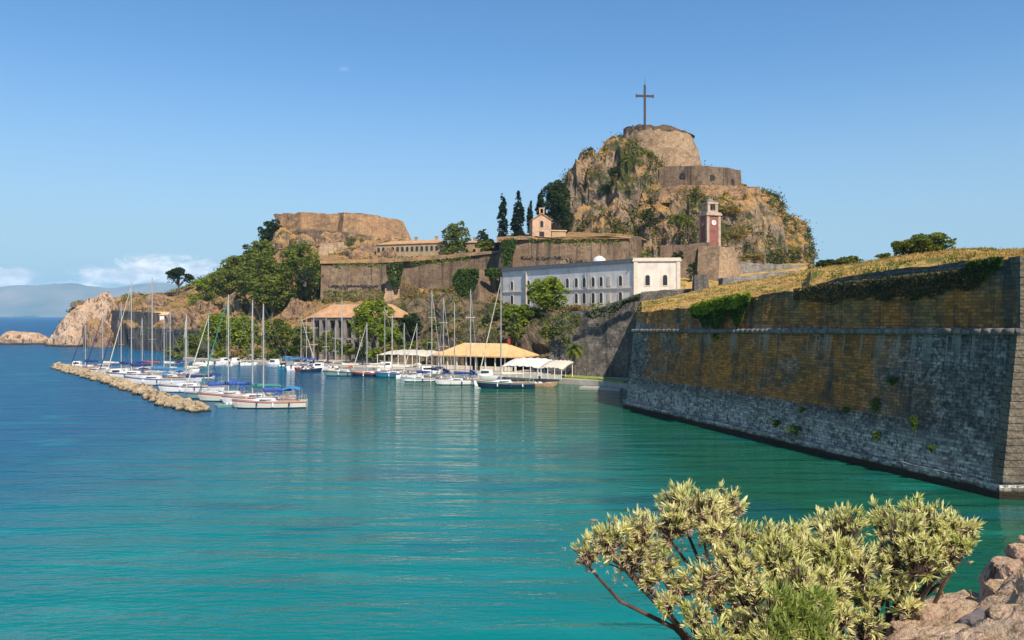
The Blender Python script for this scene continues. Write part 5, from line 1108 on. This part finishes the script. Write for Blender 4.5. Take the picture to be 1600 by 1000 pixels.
    if boom:
        zb_ = fb + 1.25 * L / 11 + .2; mb = MB(); mb.cyl((mx, 0, zb_), (mx - L * .38, 0, zb_ + .1), .09, .09, 6); bo = mb.build('boom', M['alu'], r)
        mb = MB(); K = 10
        mb.rings([[(mx + .1 - L * .38 * i / K, .17 * math.cos(t) * (1.2 - .5 * i / K), zb_ + .22 * (1 - .3 * i / K) + (.30 * (1.25 - .7 * i / K) + .03 * math.sin(i * 2.3)) * math.sin(t)) for t in np.linspace(0, 2 * math.pi, 8, endpoint=False)] for i in range(K + 1)]); mb.build('sail_cover', M[cover], bo, smooth=True)
    def hood(xa, xb, w, z0_, z1, mat, nm):
        mb = MB(); top = []
        for i in range(5):
            t = i / 4; xx = xa + (xb - xa) * t; zz = z0_ + (z1 - z0_) * math.sin(math.pi * (.2 + .6 * t)); top.append([(xx, w / 2 * math.sin(s), zz - .35 * (1 - math.cos(s))) for s in np.linspace(-1.35, 1.35, 7)])
        mb.rings(top, False, False, close=False); mb.rings([[(p[0], p[1], p[2] - .05) for p in rr] for rr in top], False, False, close=False)
        o = mb.build(nm, M[mat], r, smooth=True)
        for xx in (xa, xb):
            for sd in (-1, 1): mb = MB(); mb.cyl((xx, sd * w * .46, fb), (xx, sd * w * .46, (z0_ + z1) / 2), .03, .03, 4); mb.build('canopy_post', M['alu'], o)
    if spray: hood(-L * .16, -L * .06, Bm * .62, fb + .5, fb + 1.35, spray, 'sprayhood')
    if bim: hood(-L * .42, -L * .20, Bm * .74, fb + 1.5, fb + 2.25, bim, 'bimini')
    for e, xx in ((1, L * .47), (-1, -L * .48)):
        mb = MB(); w = .25 if e > 0 else Bm * .33; x2 = xx - e * L * .07; w2 = Bm * .16 if e > 0 else Bm * .40
        for zz in (fb * 1.15 + .6,): mb.cyl((xx, -w, zz), (xx, w, zz), .03, .03, 4); mb.cyl((xx, -w, zz), (x2, -w2, zz), .03, .03, 4); mb.cyl((xx, w, zz), (x2, w2, zz), .03, .03, 4)
        for sd in (-1, 1): mb.cyl((xx, sd * w, fb), (xx, sd * w, fb * 1.15 + .6), .03, .03, 4); mb.cyl((x2, sd * w2, fb), (x2, sd * w2, fb * 1.15 + .6), .03, .03, 4)
        mb.build('bow_rail' if e > 0 else 'stern_rail', M['alu'], r)
    for sd in (-1, 1):
        mb = MB()
        mb.tube([(R[i][0 if sd > 0 else -1][0], R[i][0 if sd > 0 else -1][1] * .96, R[i][0][2] + .62) for i in range(1, 13)], [.018] * 12, 3)
        for i in range(2, 13, 2): p = R[i][0 if sd > 0 else -1]; mb.cyl((p[0], p[1] * .96, p[2]), (p[0], p[1] * .96, p[2] + .62), .02, .02, 3)
        mb.build('guard_rail', M['alu'], r)
    if mizzen:
        mb = MB(); mb.cyl((-L * .30, 0, fb), (-L * .30, 0, mast * .72), mr * .8, mr * .6, 8); mb.build('mast', M['alu'], r)
    return r
def motorboat(label, px, pyw, L, head, hull='gel', top='white', kind='open', group='small motorboats moored in the marina', canopy=None):
    Y = Yw(pyw); x = W(px, 0, Y)[0]; Bm = L * .36; fb = L * .12 + .1
    r = thing('motorboat', label, 'motorboat', (x, Y, 0), head, group, local=True); R = hull_sections(L, Bm, fb, stern=.86, ns=10, rake=.5)
    n = len(R[0]); V = [p for s in R for p in s]; Fc = []
    for k in range(len(R) - 1):
        for j in range(n - 1): Fc.append((k * n + j, k * n + j + 1, (k + 1) * n + j + 1, (k + 1) * n + j))
    Fc.append(list(range(n - 1, -1, -1))); mi = [1 if (f % (n - 1)) in (3, 4, 5, 6) else 0 for f in range(len(Fc))]
    mk('hull', V, Fc, [M[hull], M['boot']], r, midx=mi)
    mb = MB(); mb.rings([[(s[0][0], s[0][1] * .9, s[0][2] - .06), (s[-1][0], s[-1][1] * .9, s[-1][2] - .06)] for s in R], False, False, close=False); mb.build('deck', M['deck'], r)
    if kind == 'cabin':
        mb = MB(); a, b_, w = -L * .12, L * .22, Bm * .33; mb.rings([[(a, w, fb), (a, -w, fb), (b_ + .5, -w * .8, fb), (b_ + .5, w * .8, fb)], [(a, w * .9, fb + 1.3), (a, -w * .9, fb + 1.3), (b_ - .2, -w * .7, fb + 1.3), (b_ - .2, w * .7, fb + 1.3)]]); c = mb.build('cabin', M[top], r)
        mb = MB()
        for sd in (-1, 1): mb.box((L * .04, sd * w * .95, fb + .85), (L * .24, .06, .42))
        mb.build('window', M['glass'], c)
    else:
        mb = MB(); w = Bm * .34; mb.rings([[(L * .08, w, fb), (L * .08, -w, fb)], [(0, w * .9, fb + .55), (0, -w * .9, fb + .55)]], False, False, close=False); mb.build('windscreen', M['glass'], r)
        mb = MB(); mb.box((-L * .15, 0, fb), (L * .10, Bm * .6, .35)); mb.box((-L * .32, 0, fb), (L * .08, Bm * .6, .35)); mb.build('seat', M[top], r)
    if canopy:
        mb = MB(); mb.box((-L * .12, 0, fb + 1.75), (L * .42, Bm * .8, .08)); c = mb.build('canopy', M[canopy], r)
        for a in (-.3, .06):
            for sd in (-1, 1): mb = MB(); mb.cyl((L * a, sd * Bm * .36, fb - .1), (L * a, sd * Bm * .36, fb + 1.72), .03, .03, 4); mb.build('canopy_post', M['alu'], c)
    mb = MB(); mb.box((-L * .53, 0, fb + .15), (.35, .35, .6)); mb.box((-L * .53, 0, fb - .3), (.16, .12, .8)); mb.build('outboard_motor', M['boot'], r)
    return r
R_ = math.radians
Yt = yacht
# front group behind the end of the breakwater (heading: 0 = bow to the right, 180 = bow to the left)
Yt('pale green-hulled yacht nearest the open water, blue canopy at its stern', 421, 637, 11.2, R_(186), 15.9, 'gel_cream', 'blue', 'azure', 'blue')
Yt('cream yacht hidden just behind the nearest green-hulled one, green boom cover', 404, 630, 11.6, R_(190), 16.6, 'gel', 'teal', None, 'navy')
Yt('grey yacht with bright blue boom cover at the end of the breakwater', 366, 626, 11.8, R_(186), 17.6, 'gel_cream', 'blue', None, 'blue', 'teal')
Yt('small white yacht between breakwater end and the blue-covered yacht', 333, 622, 9.5, R_(195), 14.2, 'gel_green', 'blue', 'blue', None, 'cream')
Yt('white yacht with thick tall mast left of the blue-covered yacht', 300, 612, 12.0, R_(188), 14.4, 'gel', 'navy', 'navy', None, None)
Yt('yacht with turquoise boom cover and the tallest mast of the left group', 246, 601, 14.0, R_(176), 22.0, 'gel', 'azure', 'azure', 'azure')
Yt('white yacht with thin mast between the turquoise and navy covered ones', 272, 596, 11.5, R_(170), 15.5, 'gel', 'cream', None, 'navy')
Yt('white yacht with second tallest mast left of the turquoise-covered yacht', 213, 592, 13.2, R_(184), 21.6, 'gel', 'navy', None, 'navy', 'cream')
Yt('navy-covered yacht with furled blue-edged foresail slanting left', 196, 587, 12.5, R_(180), 17.4, 'gel', 'navy', 'navy', None, 'navy')
Yt('small yacht whose foresail slants to the bow near the breakwater middle', 166, 583, 10.5, R_(182), 14.6, 'gel', 'cream', None, 'blue', 'navy')
Yt('farthest small yacht near the outer tip of the breakwater', 138, 578, 9.5, R_(180), 11.8, 'gel', 'navy', None, None, 'navy')
Yt('cream yacht behind the second tallest mast, brown boom cover', 228, 583, 11.0, R_(186), 13.5, 'gel_cream', 'redc', None, None)
Yt('white yacht with navy canopy in front of the small stone pier', 262, 584, 11.0, R_(178), 13.8, 'gel', 'cream', 'navy', None)
Yt('white yacht showing its deck tent behind the thick-masted yacht', 296, 592, 10.5, R_(184), 13.0, 'gel', 'cream', 'cream', None)
# middle of the marina
g5 = 'yachts moored along the far quay'
Yt('pale yacht moored at the far quay under blue canvas, leaning forestay', 466, 574, 9.5, R_(10), 14.0, 'gel', 'azure', 'azure', None, 'cream', group=g5)
Yt('thin-masted yacht behind blue canvas at the far quay', 478, 576, 9.5, R_(95), 13.8, 'gel', 'blue', 'blue', None, group=g5)
Yt('yacht with royal blue canopy at the left of the green-hulled cutter', 490, 578, 10.0, R_(100), 15.6, 'gel_teal', 'blue', 'blue', 'navy', group=g5)
Yt('white yacht with slim mast in front of the arcade building middle', 509, 578, 9.5, R_(96), 14.4, 'gel', 'cream', None, 'navy', group=g5)
Yt('small white yacht just left of the green-hulled cutter', 523, 579, 8.5, R_(92), 11.8, 'gel_cream', 'cream', None, None, group=g5)
Yt('long dark green-hulled cutter with tall white mast', 540, 587, 10.6, R_(184), 18.0, 'gel_green', 'cream', None, 'redc', group=g5)
Yt('navy-hulled yacht with slanting forestay, right of the green cutter', 578, 588, 8.8, R_(176), 12.6, 'gel_navy', 'cream', None, None, 'cream', group=g5)
Yt('pale yacht with tall mast in front of the large bright quay tree', 596, 585, 10.0, R_(12), 16.2, 'gel', 'cream', None, None, group=g5)
Yt('white-topped yacht with teal hull under the cream awning left end', 618, 589, 9.6, R_(182), 14.6, 'gel_teal', 'cream', None, None, group=g5)
Yt('brown-hulled yacht in front of the cream awning right end', 636, 587, 8.5, R_(170), 12.4, 'redc', 'cream', 'cream', None, group=g5)
# right group
g6 = 'yachts moored in front of the cafe'
Yt('white yacht with slanting forestay left in front of the cafe', 656, 596, 8.0, R_(188), 12.5, 'gel', 'navy', None, 'navy', 'cream', group=g6)
Yt('white yacht with the tallest mast in front of the cafe left corner', 677, 594, 9.8, R_(120), 19.6, 'gel', 'navy', 'navy', None, group=g6)
Yt('white yacht with leaning forestay before the cafe, navy sprayhood', 695, 597, 10.2, R_(115), 18.0, 'gel', 'navy', None, 'navy', 'cream', group=g6)
Yt('pale blue-hulled yacht in the middle in front of the cafe', 716, 601, 9.6, R_(186), 16.8, 'gel', 'navy', None, 'azure', group=g6)
Yt('white yacht with very tall mast in front of the cafe roof ridge', 737, 599, 10.0, R_(110), 19.6, 'gel', 'blue', None, 'navy', group=g6)
Yt('black-hulled yacht with tall mast at the right of the cafe', 790, 606, 11.4, R_(182), 21.6, 'gel_navy', 'cream', None, None, 'cream', group=g6)
# motorboats
gm = [('white motorboat at the left end of the far quay under the bright tree', 333, 570, 6, 20, 'gel', 'open', None), ('small white cabin boat second from left at the far quay', 350, 570.5, 6, 60, 'gel', 'cabin', None),
      ('white cabin boat between the tall front masts at the far quay', 368, 571, 6.5, 80, 'gel', 'cabin', None), ('tiny white boat right of the leaning teal foresail', 389, 571, 5, 30, 'gel', 'open', None),
      ('white cabin boat at the left end of the canvas-covered boats', 430, 574, 7, 150, 'gel', 'cabin', None), ('teal open boat with canvas in front of the far quay', 442, 576, 6.5, 100, 'gel_teal', 'open', 'teal'),
      ('white cabin cruiser left of the pale yacht under blue canvas', 453, 577, 7.5, 110, 'gel', 'cabin', 'azure'), ('small red-hulled boat among the blue canvas boats', 474, 580, 5.5, 160, 'redc', 'open', None),
      ('small navy boat beside the red-hulled boat', 486, 581, 5.5, 20, 'gel_navy', 'open', 'navy'), ('white motorboat right of the royal blue canopy', 500, 580, 6.5, 170, 'gel', 'cabin', None),
      ('white motorboat at the stern of the white thin-masted yacht', 292, 583, 6, 10, 'gel', 'open', 'cream'), ('small white boat at the left quay behind the thick mast', 318, 571, 5.5, 0, 'gel', 'open', None),
      ('long white motorboat with flat top behind the navy-hulled yacht', 606, 581, 9, 178, 'gel', 'cabin', None), ('white motorboat behind the left yachts before the cafe', 664, 588, 7.5, 20, 'gel', 'cabin', None),
      ('white cabin boat behind the black-hulled yacht bow', 762, 594, 7.5, 160, 'gel', 'cabin', None), ('small wooden-brown boat at the right end of the tent quay', 850, 604, 5.5, 5, 'teak', 'open', None),
      ('white low boat between white yachts before the cafe', 640, 592, 6, 8, 'gel', 'open', None), ('white inflatable-sized dinghy near the grey yacht bow', 350, 636, 3.0, 200, 'gel_green', 'open', None),
      ('white cabin boat moored behind the breakwater middle', 185, 592, 7, 185, 'gel', 'cabin', None), ('pale small cabin boat near the outer tip of the breakwater', 122, 577, 6, 185, 'gel', 'cabin', None),
      ('white open boat beside the breakwater behind the navy-covered yacht', 158, 586, 6, 190, 'gel_cream', 'open', 'cream')]
for l, px, py, L, a, hl, kd, cn in gm: motorboat(l, px, py, L, R_(a), hl, 'white', kd, canopy=cn)

# ---- breakwater: rubble core and loose boulders
cl = [(88, 574), (120, 583), (170, 597), (215, 611), (255, 627), (290, 639), (316, 644)]
ctr = [W(px, 0, Yw(py - 1))[:1].tolist() + [Yw(py - 1)] for px, py in cl]; ctr = [(W(px, 0, Yw(py))[0], Yw(py)) for px, py in cl]
A_ = np.array(ctr); s_ = np.concatenate([[0], np.cumsum(np.linalg.norm(np.diff(A_, axis=0), axis=1))]); LT = s_[-1]
def along(t): return np.array([np.interp(t, s_, A_[:, 0]), np.interp(t, s_, A_[:, 1])])
def tang(t): d = along(min(LT, t + 1)) - along(max(0, t - 1)); return d / np.linalg.norm(d)
rows = []
for i in range(120):
    t = LT * i / 119; c = along(t); d = tang(t); nn = np.array([d[1], -d[0]])
    rows.append([(c[0] + nn[0] * w_, c[1] + nn[1] * w_, z) for w_, z in ((-2.0, -1), (-1.3, .15), (-.6, .6), (.5, .6), (1.2, .15), (2.0, -1))])
G = np.array(rows); G = G + fbm(G, 1.6, 4)[..., None] * .45
Fc = grid_faces(120, 6).tolist() + [list(range(5, -1, -1)), [119 * 6 + i for i in range(6)]]
struct(mk('breakwater_core', G.reshape(-1, 3), Fc, M['boulder']))
proto = []
import bmesh
for s in range(9):
    bm = bmesh.new(); bmesh.ops.create_icosphere(bm, subdivisions=3, radius=1)
    P = np.array([v.co for v in bm.verts]); P = np.clip(P, -.72, .72) * 1.25; P = P * (1 + .30 * fbm(P + s * 5.3, .9, 4, True)[:, None]) * [1.15, .85, .72]
    for v, q in zip(bm.verts, P): v.co = q
    me = bpy.data.meshes.new('boulder'); bm.to_mesh(me); bm.free(); me.materials.append(M['boulder']); proto.append(me)
rb = random.Random(4); NB = 290
for i in range(NB):
    t = LT * (rb.random() ** .85); c = along(t); d = tang(t); nn = np.array([d[1], -d[0]]); w_ = rb.uniform(-1.5, 1.5); z = .72 - abs(w_) * .5 + rb.uniform(-.1, .15); s = rb.choice((.35, .45, .55, .65, .8, .95)) * rb.uniform(.85, 1.1)
    o = bpy.data.objects.new('boulder', rb.choice(proto)); C.objects.link(o); o.location = (c[0] + nn[0] * w_, c[1] + nn[1] * w_, z); o.rotation_euler = (rb.uniform(-.5, .5), rb.uniform(-.5, .5), rb.uniform(0, 6.3)); o.scale = (s, s * rb.uniform(.8, 1.1), s * rb.uniform(.8, 1.1))
    tag(o, 'rough tan boulder piled on the long low breakwater', 'boulder', 'boulders piled on the breakwater')
# ================================================================ FOREGROUND
# rampart the photographer stands on (behind and below the frame) and the rock outcrop in its corner
rp = MB(); rp.box((2, -6, 5), (30, 15.0, 14.4)); struct(rp.build('rampart_ground', M['stone_pale']))
struct(loft('rock_outcrop', [
    [(1180, 1500, 1.7), (1400, 1330, 1.6), (2300, 1300, 1.6)],
    [(1180, 1260, 2.2), (1330, 1120, 2.2), (1400, 1060, 2.2), (1500, 1030, 2.2), (1600, 1000, 2.15), (1800, 950, 2.1), (2300, 900, 2.1)],
    [(1180, 1200, 2.7), (1330, 1040, 2.75), (1395, 985, 2.75), (1430, 966, 2.8), (1480, 957, 2.8), (1530, 962, 2.8), (1558, 940, 2.8), (1600, 905, 2.75), (1700, 850, 2.7), (2300, 800, 2.7)],
    [(1180, 1220, 3.0), (1330, 1040, 3.1), (1400, 975, 3.1), (1440, 957, 3.15), (1490, 952, 3.15), (1540, 950, 3.15), (1556, 918, 3.15), (1585, 893, 3.1), (1600, 880, 3.1), (1700, 830, 3.0), (2300, 780, 3.0)],
    [(1180, 1300, 3.4), (1400, 1030, 3.6), (1600, 930, 3.6), (2300, 840, 3.5)],
    [(1180, 3000, 4.2), (2300, 3000, 4.4)]], 1180, 2300, 330, [20, 26, 26, 16, 12], M['rock_near'], amp=.075, size=.38, taper=0, octs=6))
rng = np.random.default_rng(77)
def pebble(name, label, c, s, sq, seed, mat='rock_near', group=None, rz=0):
    bm = bmesh.new(); bmesh.ops.create_icosphere(bm, subdivisions=4, radius=1)
    P = np.array([v.co for v in bm.verts]); P = np.clip(P, -.75, .75) * 1.2; P = P * (1 + .28 * fbm(P + seed * 3.3, .8, 5, True)[:, None]) * np.array(sq) * s
    for v, q in zip(bm.verts, P): v.co = q
    me = bpy.data.meshes.new(name); bm.to_mesh(me); bm.free(); me.materials.append(M[mat]); o = bpy.data.objects.new(name, me); C.objects.link(o); o.location = c; o.rotation_euler = (0, 0, rz); tag(o, label, 'stone', group)
M['rock_grey'] = plain('smooth_grey_stone', (.17, .14, .14), .9, var=.4, vscale=14, bump=.008)
pebble('stone', 'dark grey smooth stone lying on the rock at the bottom right', W(1563, 990, 2.48), .085, (1.5, 1, .55), 2, 'rock_grey', rz=.6)
for i, (px, py, s, Yq, l) in enumerate([(1585, 905, .075, 2.9, 'knobbly rust-brown stone on the right edge'), (1562, 915, .05, 2.95, 'small brown stone left of the knobbly one'), (1598, 868, .042, 2.95, 'round pinkish stone on top at the right edge'),
    (1575, 935, .06, 2.8, 'pale stone below the knobbly one'), (1505, 965, .055, 2.7, 'lichen-covered lump on the middle of the outcrop'), (1460, 975, .06, 2.65, 'brown lump at the left of the outcrop'), (1590, 985, .07, 2.3, 'pale stone in the lower right corner'), (1420, 995, .05, 2.6, 'small stone at the foot of the shrub')]):
    pebble('stone', l, W(px, py, Yq), s, (1.1, .9, .85), 10 + i, group='loose stones on the outcrop')
# the shrub
sh = thing('shrub', 'silvery yellow-green shrub with dark woody stems in the foreground', 'shrub', W(1330, 1120, 2.75))
base = Vector(W(1345, 1100, 2.85)); base2 = Vector(W(1200, 1130, 2.75))
CL = [(918, 868, 26, 2.55), (950, 842, 34, 2.55), (985, 868, 42, 2.6), (1002, 832, 38, 2.6), (1030, 880, 30, 2.65), (1048, 820, 40, 2.65), (1062, 786, 30, 2.7), (1095, 800, 40, 2.65), (1132, 790, 32, 2.7), (1120, 830, 34, 2.6), (1150, 842, 34, 2.7),
      (1060, 915, 26, 2.6), (1105, 908, 36, 2.55), (1150, 890, 42, 2.55), (1195, 848, 36, 2.7), (1215, 882, 46, 2.6), (1168, 930, 40, 2.5), (1120, 940, 26, 2.55), (1238, 842, 32, 2.75), (1262, 868, 42, 2.65), (1292, 826, 30, 2.8), (1322, 824, 32, 2.75),
      (1312, 862, 46, 2.65), (1250, 925, 50, 2.5), (1205, 965, 44, 2.45), (1250, 985, 44, 2.42), (1300, 915, 42, 2.55), (1340, 890, 40, 2.6), (1378, 818, 34, 2.8), (1408, 838, 42, 2.7), (1432, 806, 30, 2.8), (1458, 830, 40, 2.75), (1492, 832, 30, 2.75), (1514, 826, 16, 2.75), (1508, 850, 20, 2.7), (1478, 862, 34, 2.7),
      (1430, 876, 40, 2.65), (1392, 880, 36, 2.7), (1352, 930, 32, 2.6), (1402, 922, 26, 2.7), (1455, 885, 22, 2.75), (1310, 965, 30, 2.5), (1160, 985, 30, 2.5), (1350, 975, 30, 2.55), (1220, 1010, 40, 2.4), (1015, 905, 24, 2.6), (1045, 945, 20, 2.55), (1085, 965, 26, 2.5), (1120, 1000, 30, 2.45), (1185, 1005, 34, 2.42), (1420, 950, 22, 2.65), (1290, 1015, 40, 2.4)]
LV = []; LF = []; cnt = 0; bm_ = MB(); twigs = []
def rosette(c, ax, R, nl, rng):
    global cnt
    ax = ax / np.linalg.norm(ax); a = np.cross(ax, [0.3, .2, 1.0]); a /= np.linalg.norm(a); b_ = np.cross(ax, a)
    for i in range(nl):
        ph = i * 2.39996 + rng.uniform(-.2, .2); op = .22 + 1.15 * (i / nl) ** .8 + rng.uniform(-.3, .3); Lf = R * rng.uniform(.5, 1.3) * (1 - .15 * i / nl)
        rad = a * math.cos(ph) + b_ * math.sin(ph); side = np.cross(ax, rad); w = Lf * rng.uniform(.055, .09)
        d0 = ax * math.cos(op) + rad * math.sin(op); d1 = ax * math.cos(op - .45) + rad * math.sin(op - .45)
        p0 = c - ax * R * .35 * (i / nl); p1 = p0 + d0 * Lf * .35; p2 = p1 + (d0 + d1) * .5 * Lf * .35; p3 = p2 + d1 * Lf * .3; nrm = np.cross(d0, side) * w * .4
        LV.extend([p0 - side * w * .4, p0 + side * w * .4, p1 - side * w, p1 + side * w, p2 - side * w * .95 + nrm, p2 + side * w * .95 + nrm, p3 + nrm])
        LF.extend([[cnt, cnt + 1, cnt + 3, cnt + 2], [cnt + 2, cnt + 3, cnt + 5, cnt + 4], [cnt + 4, cnt + 5, cnt + 6]]); cnt += 7
stem_c = np.array(base)
for (px, py, r, Yc_) in CL:
    c = W(px, py, Yc_); rr = r * Yc_ / F; b0 = np.array(base if px > 1270 else base2) if False else np.array(base.lerp(base2, min(1, max(0, (1345 - px) / 300))))
    m1_ = b0 * .45 + c * .55 + rng.normal(size=3) * .02 + np.array([0, 0, -.03]); c0 = c + np.array([0, 0, -rr * .6])
    q = b0 * .2 + c * .8 + np.array([0, 0, -.035]) + rng.normal(size=3) * .01
    bm_.tube([Vector(b0), Vector(m1_), Vector(q), Vector(c0)], [.013, .0085, .006, .004], 7)
    nr = int(14 + (r / 11.0) ** 2 * 5.0)
    for k in range(nr):
        d = rng.normal(size=3); d /= np.linalg.norm(d); d[2] = d[2] if rng.random() < .45 else abs(d[2]); p = c + d * rr * rng.uniform(.3, 1.12) * np.array([1, .8, .95])
        ax = d + np.array([0, -.15, .6]) + rng.normal(size=3) * .32
        rosette(p, ax, rng.uniform(.012, .021) if rng.random() < .5 else rng.uniform(.021, .036), int(rng.integers(9, 20)), rng)
        bm_.tube([Vector(c0), Vector(c0 * .4 + p * .6 - ax * .006), Vector(p)], [.0035, .0028, .002], 4)
M['shrub_leaf'] = leafm('silvery_yellow_green_leaves', (.46, .49, .13), (.78, .72, .36), (.70, .56, .38), 7.0, .3)
mt = M['shrub_leaf']
mk('foliage', np.array(LV), LF, mt, sh)
M['stem'] = plain('dark_woody_stems', (.085, .05, .035), .9, var=.5, vscale=30, bump=.003)
bm_.build('stems', M['stem'], sh)
# withered flower heads inside and below the leaves
LV = []; LF = []; cnt = 0
for k in range(1500):
    j = rng.integers(len(CL)) if rng.random() < .55 else rng.integers(14); px, py, r, Yc_ = CL[j]; p = W(px + rng.normal() * r * .42, py + rng.normal() * r * .42 + r * .25, Yc_ + rng.normal() * .03)
    if p[2] > 14 - (920 - 494) / F * 2.6 + .35: pass
    d = rng.normal(size=3) + [0, 0, -.2]; rosette(p, d, rng.uniform(.010, .024), 7, rng)
M['withered'] = leafm('withered_pinkish_leaves', (.42, .27, .19), (.55, .40, .30), (.22, .13, .09), 12.0, .15)
mk('withered_leaves', np.array(LV), LF, M['withered'], sh)
# a second, greener low clump and dry twigs at its foot
LV = []; LF = []; cnt = 0
sg = thing('low_plant', 'fresh green low plant at the foot of the shrub, bottom edge', 'plant', W(1255, 1100, 2.3))
for k in range(60):
    p = W(rng.uniform(1205, 1300), rng.uniform(925, 1010), 2.38); rosette(p, np.array([rng.normal() * .4, -.2, 1.0]), rng.uniform(.035, .05), 18, rng)
M['fresh'] = leafm('fresh_green_leaves', (.32, .38, .09), (.46, .48, .16), (.18, .22, .06), 9.0, .3)
mk('foliage', np.array(LV), LF, M['fresh'], sg)
mb = MB()
for k in range(30): p = Vector(W(rng.uniform(1210, 1300), rng.uniform(960, 1010), 2.4)); mb.tube([Vector(W(1255, 1110, 2.45)), p.lerp(Vector(W(1255, 1110, 2.45)), .5), p], [.005, .003, .002], 4)
mb.build('stems', M['stem'], sg)
n = 1500; px = rng.uniform(1300, 1640, n); pyr_ = np.interp(px, [1300, 1400, 1440, 1540, 1560, 1600, 1640], [1010, 985, 962, 956, 925, 890, 870]) + rng.uniform(0, 70, n) ; Yq = 3.0 - (rng.random(n) * .5)
c = np.stack([(px - 800) / F * Yq, Yq, H + (HZ - pyr_ - 6) / F * Yq], 1); a = rng.uniform(0, 6.28, n); hh = rng.uniform(.01, .035, n)
s = np.stack([np.cos(a), np.sin(a), a * 0], 1) * .0022; ln = rng.normal(size=(n, 3)) * [.016, .016, 0]; up = np.stack([a * 0, a * 0, hh], 1)
M['straw'] = leafm('straw', (.50, .30, .14), (.62, .42, .22), (.24, .14, .08), 20.0, .1)
tag(mk('dry_litter', np.stack([c - s, c + s, c + up + ln], 1).reshape(-1, 3), np.arange(3 * n).reshape(n, 3), M['straw']), 'dry brown moss and straw covering the outcrop', 'dry moss', kind='stuff')
for i, (px0, py0, px1, py1, bend, l) in enumerate([(1480, 960, 1440, 905, 12, 'thin arching dry stem right of the shrub'), (1486, 962, 1462, 912, -10, 'second thin dry stem beside the arching one'), (1516, 958, 1516, 922, 1, 'short upright straw-coloured stalk on the outcrop'),
      (1551, 935, 1552, 905, 1, 'thin upright stalk left of the knobbly stones'), (1415, 965, 1438, 930, 4, 'pale stiff twig leaning out of the shrub foot')]):
    mb = MB(); p0 = Vector(W(px0, py0, 2.95)); p2 = Vector(W(px1, py1, 2.9)); p1 = (p0 + p2) / 2 + Vector((bend * .0023, 0, .02)); mb.tube([p0, p0.lerp(p1, .6), p1, p1.lerp(p2, .6), p2], [.004, .0035, .003, .003, .0018], 5)
    tag(mb.build('dry_twig', M['straw']), l, 'dry twig')
mb = MB()
for i, (px, py) in enumerate([(1584, 858), (1596, 842), (1592, 870)]):
    mb = MB(); p0 = Vector(W(px + 4, py + 45, 3.0)); p1 = Vector(W(px, py, 2.98)); mb.tube([p0, p0.lerp(p1, .5) + Vector((.006, 0, 0)), p1], [.003, .0025, .002], 5)
    r = thing('seed_head', ['dry round seed head lowest of three at the right edge', 'topmost pinkish seed head at the right edge', 'dry seed head nearest the right edge between the other two'][i], 'seed head', p0, 0, 'dry seed heads at the right edge')
    mb.build('stem', M['straw'], r); mb = MB(); mb.rings([[(p1[0] + rr * math.cos(t), p1[1] + rr * math.sin(t), p1[2] + z) for t in np.linspace(0, 6.28, 9)[:-1]] for rr, z in ((.003, -.012), (.012, -.006), (.014, .002), (.008, .011), (.002, .014))]); mb.build('flower', M['withered'], r)

# ================================================================ HAZE
m = bpy.data.materials.new('air'); m.use_nodes = True; nt = m.node_tree; nt.nodes.remove(nt.nodes['Principled BSDF'])
pv = nt.nodes.new('ShaderNodeVolumePrincipled'); pv.inputs['Color'].default_value = (.36, .72, .97, 1); pv.inputs['Density'].default_value = 5.8e-5; pv.inputs['Anisotropy'].default_value = 0.0
nt.links.new(pv.outputs[0], nt.nodes['Material Output'].inputs['Volume'])
mb = MB(); mb.box((0, 6400, 349), (29800, 17000, 702)); hz = mb.build('haze', m); tag(hz, 'thin blue summer haze over the strait', 'haze', kind='stuff')
